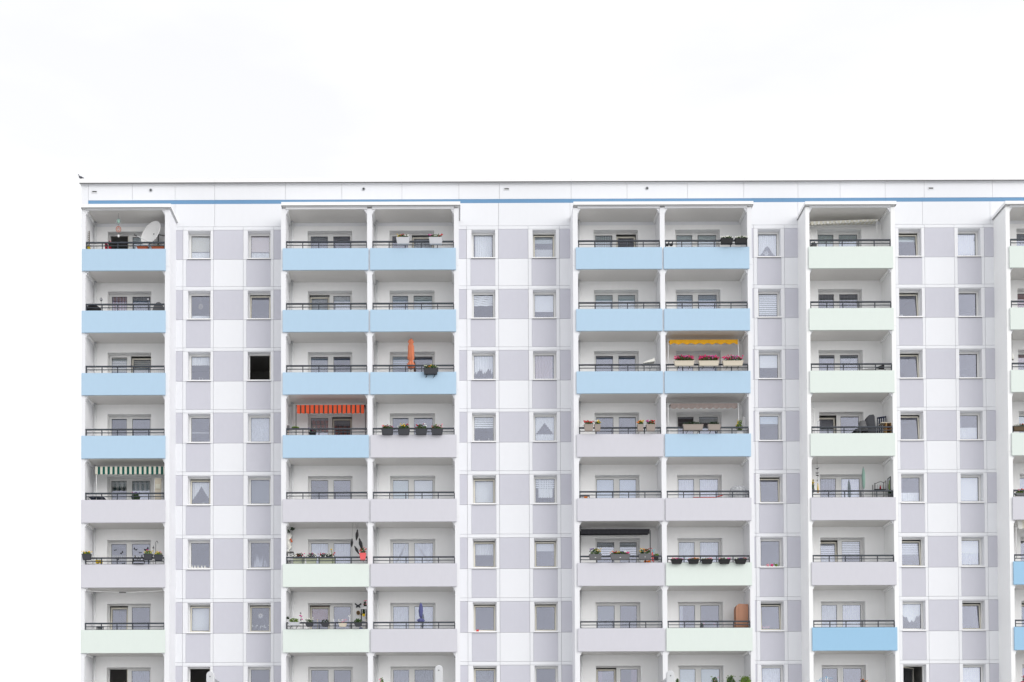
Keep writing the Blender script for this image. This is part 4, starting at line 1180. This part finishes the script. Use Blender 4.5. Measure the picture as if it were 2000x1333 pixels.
def garden_chair(label, px, Y, floor, top_z, mat, w=.44, rotz=0, slats=4, group=None):
    t = thing('garden_chair', label, 'chair', (X(px, Y), Y, floor), group, rot=(0, 0, rotz))
    h = top_z - floor; hw = w / 2
    for sx in (-hw, hw):
        obj('leg', MB().tube((sx, -.22, 0), (sx, -.2, .62), .018, 6), mat, t)
        obj('leg', MB().tube((sx, .24, 0), (sx, .2, h), .018, 6), mat, t)
        obj('armrest', MB().box(sx - .025, sx + .025, -.24, .22, .62, .65), mat, t)
    obj('seat', MB().box(-hw, hw, -.22, .22, .42, .45), mat, t)
    obj('top_bar', MB().box(-hw, hw, .18, .22, h - .06, h), mat, t)
    for i in range(slats):
        x = -hw + w * (i + 1) / (slats + 1); obj('back_slat', MB().box(x - .025, x + .025, .19, .21, .45, h - .06), mat, t)
    return t
garden_chair('small white garden chair seen behind railing, third balcony down at left end', 306, -.8, zFl[2], P(306, 716.5, -.8).z, 'white_plastic')
# beige folded lounger
t = thing('folded_lounger', 'beige folded sun lounger leaning under the striped green awning', 'lounger', (X(309.5, -.7), -.7, zFl[4]))
h = P(308, 934, -.7).z - zFl[4]
obj('cushion', MB().box(-.15, .13, -.02, .05, .1, h - .02), 'beige', t)
for sx in (-.18, .16): obj('frame_rail', MB().tube((sx, 0, 0), (sx, 0, h), .018, 6), 'white_plastic', t)
obj('cross_bar', MB().tube((-.18, 0, h), (.16, 0, h), .018, 6), 'white_plastic', t)
obj('headrest', MB().box(-.12, .1, -.05, -.021, h - .5, h - .28), 'cloth_cream', t)
t = thing('bistro_table', 'dark edged table behind railing under the striped green awning', 'table', (X(190, -.85), -.85, zFl[4]))
h = P(190, 972.5, -.85).z - zFl[4]
obj('table_top', MB().box(-.33, .33, -.25, .25, h - .03, h), 'navy', t)
for sx in (-.3, .3):
    for sy in (-.22, .22): obj('leg', MB().tube((sx, sy, 0), (sx, sy, h - .03), .015, 6), 'dark_grey', t)
# butterfly window balcony
t = thing('picket_edging', 'row of small white picket sticks behind railing of butterfly window balcony', 'edging', (X(180, -1.05), -1.05, zP[5] + .2))
for i in range(30):
    x = i * .082
    if i % 1 == 0: obj('picket', MB().box(x, x + .012, -.006, .006, .0, .26 + random.uniform(-.02, .03)), 'white_petal', t)
obj('picket_rail', MB().box(0, 2.5, -.004, .004, .12, .135), 'white_petal', t)
t = thing('shepherd_hook', 'black shepherd hook rising behind the dark planters', 'hook', (X(304.6, -1.1), -1.1, zP[5]))
h = P(304.6, 1058, -1.1).z - zP[5]
obj('hook_rod', MB().path([(0, 0, 0), (0, 0, h - .05), (.02, 0, h), (.055, 0, h + .02), (.085, 0, h - .01), (.095, 0, h - .08)], .013, 6), 'anthracite', t)
t = thing('hanging_lantern', 'small dark bell lantern left of the black shepherd hook', 'lantern', (X(300, -1.1), -1.1, zP[5]))
h = P(300, 1066, -1.1).z - zP[5]
obj('rod', MB().tube((0, 0, 0), (0, 0, h), .007, 5), 'dark_grey', t)
obj('bell', MB().lathe([(.045, h - .12), (.035, h - .09), (.012, h - .06), (.008, h)], n=12), 'anthracite', t)
t = thing('black_rack', 'black tubular rack hanging on railing below the right window pane', 'rack', (X(271.5, -1.4), -1.4, zP[5]))
h = P(271, 1086, -1.4).z - zP[5]
obj('rack_frame', MB().path([(-.26, 0, .02), (-.24, 0, .16), (-.15, 0, h), (-.18, 0, h + .03)], .02, 6).path([(.26, 0, .02), (.24, 0, .16), (.13, 0, h), (.16, 0, h + .05)], .02, 6).box(-.26, .26, -.03, .03, .12, .17), 'black', t)
obj('rack_arches', MB().path([(-.15, 0, h - .02), (-.07, 0, .2), (0, 0, .24), (.07, 0, .2), (.13, 0, h - .02)], .012, 5).box(-.22, .22, -.02, .02, .0, .04), 'black', t)
t = thing('tension_rod', 'white tension rod sagging under ceiling of the mint balcony at left end', 'rod', (X(163.5, -1.15), -1.15, P(163.5, 1154, -1.15).z))
pts = [P(px, py, -1.15) - P(163.5, 1154, -1.15) for px, py in ((163.5, 1154), (200, 1156), (236, 1157.4), (245, 1157.6), (280, 1156.4), (320, 1154.4))]
obj('rod', MB().path(pts, .014, 6), 'white_plastic', t)
obj('clamp', MB().tube(pts[2] - Vector((.05, 0, 0)), pts[3] + Vector((.05, 0, 0)), .026, 8), 'dark_grey', t)
garden_chair('low dark folding chair behind railing of the mint balcony at left end', 194, -.85, zFl[6], P(194, 1222, -.85).z, 'anthracite', w=.3)

# --- middle columns --------------------------------------------------------------------
t = thing('bistro_table', 'light green topped table at left end under orange striped awning', 'table', (X(577, -.85), -.85, zFl[3]))
h = P(577, 835.5, -.85).z - zFl[3]
obj('table_top', MB().lathe([(.16, h - .03), (.17, h - .02), (.17, h)], n=20), 'leaf_light', t)
obj('pedestal', MB().tube((0, 0, 0), (0, 0, h - .03), .02, 8), 'white_plastic', t)
obj('foot', MB().lathe([(.14, 0), (.14, .02), (.03, .04)], n=16), 'white_plastic', t)
t = thing('broom', 'grey brush head of a broom at the left end under orange striped awning', 'broom', (X(563, -.95), -.95, zFl[3]))
h = P(563, 831.5, -.95).z - zFl[3]
obj('handle', MB().tube((0, 0, 0), (0, 0, h - .2), .014, 6), 'wood', t); obj('brush', MB().box(-.05, .05, -.03, .03, h - .22, h), 'dark_grey', t)
# white sun panel, col 3a floor 3
t = thing('folding_sunshade', 'white folded sun lounger canopy on blue balcony right of dark doors', 'lounger', (X(1269, -.8), -.8, zFl[2]))
h1, h2 = P(1255, 712, -.8).z - zFl[2], P(1275, 703.5, -.8).z - zFl[2]
mb = MB(); b = [(-.3, -.25, h1), (.2, -.25, h2), (.2, .2, h2 + .02), (-.3, .2, h1 + .02)]
mb.v += b + [(x, y, z - .03 - (.12 if x > 0 else 0)) for x, y, z in b]
for q in ((0, 1, 2, 3), (7, 6, 5, 4), (0, 4, 5, 1), (1, 5, 6, 2), (2, 6, 7, 3), (3, 7, 4, 0)): mb.face(list(q))
obj('canopy', mb, 'white_petal', t)
obj('lounger_frame', MB().path([(-.35, -.2, .3), (-.1, -.2, .75), (.1, -.2, h1 - .1)], .018, 6).path([(.25, -.2, .2), (0, -.2, .7), (-.05, -.2, h1)], .018, 6).box(-.5, .4, -.25, .2, .28, .33), 'steel', t)
# col 3a floor 5: folding chair with an orange towel
t = garden_chair('grey folding chair with orange towel at left end of lavender balcony', 1140, -.85, zFl[4], P(1135, 965.5, -.85).z, 'dark_grey', w=.5)
obj('towel', MB().box(-.02, .12, -.24, -.2, .5, .98).box(-.02, .12, -.24, .1, .98, 1.0), 'orange', t)
obj('grey_blanket', MB().box(-.24, -.03, -.26, .2, .5, .97), 'steel', t)
# pinwheel
t = thing('pinwheel', 'red pinwheel with turquoise bow at right end under dark awning', 'pinwheel', (X(1273, -1.2), -1.2, zP[5]))
h = P(1273, 1077, -1.2).z - zP[5]
obj('stick', MB().tube((0, 0, 0), (0, 0, h), .01, 5), 'white_plastic', t)
obj('red_vane', MB().box(-.05, -.0, -.03, -.01, .1, h + .1), 'red', t)
obj('red_vane', MB().box(.02, .05, -.03, -.01, .0, h - .15), 'crimson', t)
for a in range(4):
    mb = MB(); c0, s0 = math.cos(a * 1.57 + .3), math.sin(a * 1.57 + .3)
    mb.v += [(0, -.05, h), (c0 * .09, -.05, h + s0 * .09), (c0 * .07 - s0 * .05, -.07, h + s0 * .07 + c0 * .05)]; mb.face([0, 1, 2])
    obj('blade', mb, 'turquoise', t)
# col 3b floor 1: black bird figures
for px, tx, s in ((1305.5, 'left small black figure at left end of blue top-floor balcony', 1), (1313, 'right small black figure at left end of blue top-floor balcony', 1.1)):
    z = P(px, 477, -1.2).z
    t = thing('black_figurine', tx, 'figurine', (X(px, -1.2), -1.2, z - .1), 'black figurines on the top-floor railing')
    obj('body', MB().blob((0, 0, .06 * s), .08 * s, .05, .07 * s, 10).tube((.04, 0, .08), (.09, 0, .22 * s), .03, 8, r2=.02).blob((.1, 0, .23 * s), .035, .03, .03, 8).tube((-.04, 0, .08), (-.1, 0, .16), .025, 6, r2=.008), 'black', t)
# col 3b floor 4: white folded chair in the corner
garden_chair('white folding chair in the right corner under the taupe awning', 1456, -.75, zFl[3], P(1456, 812, -.75).z, 'white_plastic', w=.16, slats=2)
# col 3b floor 5: furniture under plastic film
t = thing('covered_furniture', 'furniture under clear crumpled plastic film on lavender balcony', 'covered furniture', (X(1440, -.75), -.75, zFl[4]))
h = P(1438, 949.5, -.75).z - zFl[4]
obj('plastic_film', MB().lathe([(.42, .3), (.40, h - .45), (.36, h - .22), (.3, h - .1), (.15, h - .02), (.03, h)], n=40, mod=lambda t_, z: 1 + .07 * math.sin(t_ * 11 + z * 4) + .04 * math.sin(t_ * 23)), 'film', t)
obj('chair_back', MB().box(-.22, .22, .02, .06, .4, h - .25), 'white_plastic', t)
obj('chair_seat', MB().box(-.22, .22, -.3, .06, .38, .42), 'white_plastic', t)
t = thing('red_lounger', 'thin red framed lounger just showing above parapet of lavender balcony', 'lounger', (X(1372, -.85), -.85, zFl[4]))
z1 = P(1372, 972, -.85).z - zFl[4]; z2 = P(1410, 966.5, -.85).z - zFl[4]
obj('frame', MB().path([(-.45, 0, z1), (.55, 0, z1), (.95, 0, z2)], .02, 6).path([(-.45, .3, z1), (.55, .3, z1)], .02, 6), 'red', t)
obj('leg', MB().tube((-.3, 0, 0), (-.3, 0, z1), .015, 6).tube((.5, 0, 0), (.5, 0, z1), .015, 6), 'red', t)
# col 3b floor 7: brown covered cabinet
t = thing('covered_cabinet', 'tall brown cloth covered cabinet at the right end of mint balcony', 'cabinet', (X(1444, -.75), -.75, zFl[6]))
h = P(1443, 1181.5, -.75).z - zFl[6]
w1 = .27
mb = MB()
pr = [(-w1, .02), (w1, .02), (w1, h - .02), (-w1 + .12, h), (-w1 + .03, h - .08), (-w1, h - .2)]
for y in (-.22, .22):
    for (a, b) in pr: mb.v.append((a, y, b))
n = len(pr); mb.face(list(range(n))); mb.face([n + i for i in range(n)][::-1])
for i in range(n): mb.face([i, (i + 1) % n, n + (i + 1) % n, n + i])
obj('cloth_cover', mb, 'brown_cloth', t)
obj('cover_flap', MB().box(-w1 + .12, w1 - .002, -.235, -.222, .05, h - .04), 'brown_cloth', t)

# --- column 4 ------------------------------------------------------------------------------
t = thing('table_setting', 'white table with dark tray behind railing, third mint balcony down', 'table', (X(1700, -.85), -.85, zFl[2]))
z1 = P(1700, 722, -.85).z - zFl[2]
obj('table_top', MB().box(-.4, .3, -.25, .25, z1 - .09, z1 - .06), 'white_plastic', t)
obj('tray', MB().box(-.15, .15, -.15, .15, z1 - .06, z1 - .01), 'navy', t)
obj('cup', MB().lathe([(.04, z1 - .06), (.05, z1 + .04)], cx=-.3, n=12), 'white_plastic', t)
for sx in (-.35, .25):
    for sy in (-.2, .2): obj('leg', MB().tube((sx, sy, 0), (sx, sy, z1 - .09), .015, 6), 'white_plastic', t)
t = thing('black_chair', 'black chair back just above railing, third mint balcony down', 'chair', (X(1722, -.8), -.8, zFl[2]))
z1 = P(1722, 713, -.8).z - zFl[2]
mb = MB(); mb.v += [(-.2, 0, z1 - .2), (.14, 0, z1 - .2), (.14, 0, z1), (.05, 0, z1), (-.2, .04, z1 - .1)]; mb.v += [(x, y + .05, z) for x, y, z in mb.v[:5]]
mb.face([0, 1, 2, 3, 4]); mb.face([9, 8, 7, 6, 5])
for i in range(5): mb.face([i, (i + 1) % 5, 5 + (i + 1) % 5, 5 + i])
obj('backrest', mb, 'black', t); obj('seat', MB().box(-.2, .2, -.35, .02, .42, .46), 'black', t)
for sx in (-.17, .17):
    for sy in (-.3, .0): obj('leg', MB().tube((sx, sy, 0), (sx, sy, z1 - .2 if sy == 0 else .42), .015, 6), 'black', t)
# drying rack
t = thing('drying_rack', 'white folded drying rack leaning in the left corner of mint balcony', 'drying rack', (X(1590, -.8), -.8, zFl[3]))
h = P(1590, 797, -.8).z - zFl[3]
for x in (-.12, .05): obj('rack_rail', MB().tube((x, 0, 0), (x - .05, .05, h), .02, 6), 'white_plastic', t)
for i in range(14):
    z = .3 + (h - .35) * i / 13; obj('rack_bar', MB().tube((-.13 - .04 * z / h, 0, z + .04), (.04 - .04 * z / h, .04, z - .04), .009, 5), 'white_plastic', t)
obj('folded_leg', MB().path([(.12, 0, 0), (.16, 0, h * .72), (.24, 0, h * .72), (.22, 0, 0)], .014, 5), 'light_grey', t)
# lamp shade
t = thing('floor_lamp', 'grey conical lamp shade behind railing before the covered chair', 'lamp', (X(1684, -.9), -.9, zFl[3]))
z0_, z1_ = P(1684, 837, -.9).z - zFl[3], P(1684, 824, -.9).z - zFl[3]
obj('lamp_shade', MB().lathe([(.26, z0_ - .15), (.2, z0_ + .02), (.14, z1_), (.13, z1_)], n=24), 'dark_grey', t)
obj('stand', MB().tube((0, 0, 0), (0, 0, z0_), .015, 6), 'black', t)
t = thing('covered_chair', 'high backed chair under charcoal cover on mint balcony', 'chair', (X(1697.5, -.65), -.65, zFl[3]))
h = P(1698, 812, -.65).z - zFl[3]
mb = MB(); pr = [(-.3, .3), (.2, .3), (.2, h - .08), (.15, h), (-.05, h - .02), (-.14, h - .12), (-.25, h - .42)]
for y in (-.14, .16):
    for (a, b) in pr: mb.v.append((a, y + (.0 if b > .5 else -.25 if y < 0 else 0), b))
n = len(pr); mb.face(list(range(n))); mb.face([n + i for i in range(n)][::-1])
for i in range(n): mb.face([i, (i + 1) % n, n + (i + 1) % n, n + i])
obj('fabric_cover', mb, 'anthracite', t)
for sx in (-.22, .15): obj('leg', MB().tube((sx, -.2, 0), (sx, -.2, .3), .02, 6), 'black', t)
# stacked chairs
t = garden_chair('dark blue plastic armchair tipped on the stack by the right wall', 1720, -.6, zFl[3] + .05, P(1722, 812, -.6).z, 'navy', w=.36, rotz=-.5, slats=3)
# wooden crate shelf
t = thing('wooden_shelf', 'open light wood shelf at the right end of mint balcony', 'shelf', (X(1730.5, -.9), -.9, zFl[3]))
h = P(1730, 827.5, -.9).z - zFl[3]
obj('shelf_top', MB().box(-.27, .2, -.18, .18, h - .03, h), 'beige', t)
for x in (-.05, .17): obj('upright', MB().box(x - .02, x + .02, -.18, .18, 0, h - .03), 'wood', t)
obj('shelf_board', MB().box(-.05, .17, -.18, .18, h - .35, h - .33), 'wood', t)
obj('shelf_back', MB().box(-.03, .15, .16, .18, .0, h - .03), 'terracotta', t)
t = thing('lounge_pad', 'white and grey cushion lying along railing of the cluttered mint balcony', 'cushion', (X(1690, -1.0), -1.0, zP[3] - .05))
obj('pad', MB().box(-.15, .9, -.12, .12, .06, .12), 'steel', t); obj('pillow', MB().blob((-.55, 0, .06), .28, .12, .05, 12), 'white_plastic', t)
# iron shelf, picture and plant, floor 5
t = thing('iron_shelf', 'black wrought iron corner shelf on lavender balcony', 'shelf', (X(1717, -.5), -.5, zFl[4]))
h = P(1717, 943, -.5).z - zFl[4]
for sx, hh_ in ((-.28, h - .06), (.22, h + .06)):
    for sy in (-.15, .15): obj('leg', MB().tube((sx, sy, 0), (sx, sy, hh_), .014, 5), 'black', t)
obj('top_curve', MB().path([(-.28, -.15, h - .1), (-.1, -.15, h - .02), (0, -.15, h + .0), (.1, -.15, h - .04), (.22, -.15, h)], .012, 5), 'black', t)
for zf in (.55, .8): obj('shelf', MB().box(-.28, .22, -.15, .15, h * zf, h * zf + .015), 'black', t)
for i in range(6): obj('bar', MB().tube((-.22 + i * .08, .15, h * .8), (-.22 + i * .08, .15, h - .05), .006, 4), 'black', t)
obj('bottle', MB().lathe([(.035, 0), (.035, .12), (.012, .17), (.012, .22)], cx=.02, n=10), 'crimson', t, (0, 0, h * .8 + .015))
xw = XF(1743.6) - .012
ya, yb = -.95, -.55
t = thing('wall_picture', 'narrow framed picture on the right side wall of lavender balcony', 'picture', (xw, -.75, P(1735, 950, -.75).z))
obj('picture_frame', MB().box(-.012, .01, -.2, .2, -.42, -.39).box(-.012, .01, -.2, .2, .36, .39).box(-.012, .01, -.2, -.17, -.39, .36).box(-.012, .01, .17, .2, -.39, .36), 'black', t)
obj('canvas', MB().box(-.004, .008, -.17, .17, -.39, .36), 'light_grey', t)
obj('picture_motif', MB().box(-.007, -.005, -.1, .02, -.25, .25).box(-.007, -.005, .04, .1, -.1, .1), 'leaf_light', t)
flower_box('dark green low plant in the right corner below the framed picture', 1735, 1741, 966, 972, 'dark_grey', [], Y=YB, fh=.2, leaf='leaf_dark', name='flower_pot', cat='flower pot')
t = thing('green_sack', 'dark green tarp lying behind railing at right end of lavender balcony', 'tarp', (X(1722, -1.05), -1.05, zP[5] - .06))
obj('folds', MB().blob((-.35, 0, .05), .25, .1, .04, 10).blob((.1, 0, .07), .3, .1, .05, 10).blob((.3, 0, .1), .1, .08, .06, 10), 'cloth_green', t)
# clothes dryer, floor 8
t = thing('clothes_dryer', 'blue armed clothes dryer with white posts at the bottom edge', 'drying rack', (X(1609, -.85), -.85, zFl[7]))
z1, z2 = P(1610, 1325, -.85).z - zFl[7], P(1595, 1331, -.85).z - zFl[7]
for dx in (-.045, .045): obj('post', MB().tube((dx * 1.6, 0, 0), (dx, 0, z1 + .05), .018, 6), 'white_plastic', t)
obj('hinge', MB().blob((0, 0, z1 + .05), .05, .03, .04, 8), 'blue_deep', t)
obj('arm', MB().tube((-.28, 0, z1), (.3, 0, z1), .013, 5), 'blue_deep', t); obj('arm', MB().tube((-.5, -.1, z2), (-.05, -.1, z2), .013, 5), 'blue_deep', t)
obj('loop', MB().path([(-.34, -.1, z2), (-.34, -.1, z2 + .07), (-.26, -.1, z2 + .07), (-.26, -.1, z2)], .012, 5), 'blue_deep', t)
# col 5 floor 3: white figure
t = thing('hanging_angel', 'small white and grey figure hanging at the right edge of photo', 'ornament', (X(1979.4, -1.1), -1.1, P(1979.4, 697, -1.1).z))
obj('figure', MB().lathe([(.05, -.12), (.03, 0), (.015, .05), (.03, .09), (.005, .13)], n=12), 'white_petal', t); obj('feet', MB().blob((0, 0, -.14), .04, .03, .03, 8), 'dark_grey', t)
obj('cord', MB().tube((0, 0, .12), (0, 0, zSof[2] - P(1979.4, 697, -1.1).z - .01), .004, 4), 'dark_grey', t)

# --- on the window sills ---------------------------------------------------------------------
for i, (px, m_, tx) in enumerate([(1497, 'pale_pink', 'pale pink pot on the outer window sill'), (1505, 'pink', 'crimson pink pot on the outer window sill'), (1513.5, 'leaf_light', 'light green watering can shaped pot on the outer window sill')]):
    z = zB[5] + .04
    t = thing('sill_pot', tx, 'pot', (X(px, .05), .05, z), 'pots on the window sill')
    obj('pot', MB().lathe([(.05, 0), (.065, .12), (.07, .13), (.055, .13)], n=14), m_, t)
    if i == 2: obj('handle', MB().path([(-.09, 0, .1), (-.1, 0, .2)], .012, 5).path([(.06, 0, .03), (.12, 0, .06), (.12, 0, .22)], .012, 5), m_, t)
    else: obj('soil', MB().lathe([(.05, .131), (.05, .135)], n=14), 'stem_brown', t)
t = thing('red_box', 'tiny red box on the sill below a tilted window', 'box', (X(931, .05), .02, zB[6] + .04))
obj('box_body', MB().box(-.055, .055, -.04, .04, 0, .075).box(-.06, .06, -.045, .045, .075, .09), 'red', t)
for i, px in enumerate((375.3, 381, 387, 394.5, 400.5)):
    tag(obj('sill_figurine', MB().lathe([(.04, 0), (.035, .03), (.018, .09), (.022, .12), (.012, .15), (.002, .17)], n=12), 'white_petal', None, (X(px, .02), .02, zB[5] + .040)), 'small white figurine on a window sill, ' + ('leftmost of five', 'second of five from left', 'middle of five', 'fourth of five from left', 'rightmost of five')[i], 'figurine', 'white figurines in the window')

# --- pigeon on the roof edge -----------------------------------------------------------------------
c = P(158.6, 343, .0)
mb = MB()
spine = [((.15, 0, -.03), .008, .02), ((.09, 0, -.015), .022, .03), ((.03, 0, 0), .045, .045), ((-.03, 0, .01), .055, .05), ((-.07, 0, .035), .045, .042), ((-.09, 0, .08), .027, .027), ((-.095, 0, .115), .028, .028), ((-.105, 0, .135), .022, .02), ((-.115, 0, .145), .006, .006)]
nn = 12
for (p, rz_, ry_) in spine:
    for i in range(nn):
        a = 6.28318 * i / nn; mb.v.append((p[0] + math.sin(a) * rz_ * .3, math.cos(a) * ry_, p[2] + math.sin(a) * rz_))
for k in range(len(spine) - 1):
    for i in range(nn):
        j = (i + 1) % nn; mb.face([k * nn + i, k * nn + j, (k + 1) * nn + j, (k + 1) * nn + i], 0, True)
mb.face(list(range(nn))[::-1]); mb.face([(len(spine) - 1) * nn + i for i in range(nn)])
mb.tube((-.115, 0, .122), (-.15, 0, .112), .008, 6, r2=.002, mi=1)
mb.tube((-.02, .02, -.03), (-.02, .02, -.1), .006, 5, mi=1).tube((-.02, -.02, -.03), (-.02, -.02, -.1), .006, 5, mi=1)
tag(obj('pigeon', mb, ['feather', 'stem_brown'], None, (c.x, -.05, zCap1 + .1)), 'dark pigeon perched on the roof corner at the left end', 'bird')

# --- street lamps in front -----------------------------------------------------------------------------
for (px, pt, tx) in [(411, 1311.5, 'grey white street lamp head at the bottom edge, leftmost of three'), (857, 1299.5, 'grey white street lamp head at the bottom edge, middle of three'), (1309, 1310, 'grey white street lamp head at the bottom edge, rightmost of three')]:
    Y = -27.0
    c = P(px, pt, Y); s = (Y + 57.6) / F   # metres per pixel
    r = 8.0 * s
    t = thing('street_lamp', tx, 'street lamp', (c.x, Y, 0), 'street lamps at the bottom edge')
    zt = c.z
    mb = MB()
    # flat rounded luminaire standing on end, seen from below
    n = 20; pts = [(math.cos(math.pi * i / n) * r, zt - r + math.sin(math.pi * i / n) * r) for i in range(n + 1)] + [(-r, zt - .75), (r, zt - .75)]
    rows_ = [(-.05, .80), (-.02, .97), (.02, 1.0), (.07, .95)]
    for (y, sc) in rows_:
        for (a, b) in pts: mb.v.append((a * sc, y, (b - (zt - r)) * (sc if b > zt - r else 1) + zt - r))
    m_ = len(pts)
    for k in range(3):
        for i in range(m_):
            j = (i + 1) % m_; mb.face([k * m_ + i, k * m_ + j, (k + 1) * m_ + j, (k + 1) * m_ + i], 0, True)
    mb.face(list(range(m_))[::-1]); mb.face([3 * m_ + i for i in range(m_)])
    obj('lamp_head', mb, 'lamp_grey', t)
    obj('screw_cap', MB().tube((.0, -.062, zt - r * 1.35), (.0, -.05, zt - r * 1.35), .013, 10), 'black', t)
    obj('lamp_housing', MB().box(-r * .8, r * .8, .08, 1.0, zt - .62, zt - .16), 'steel', t)
    obj('lamp_post', MB().tube((0, .3, 0), (0, .3, zt - .6), .06, 14), 'lamp_grey', t)
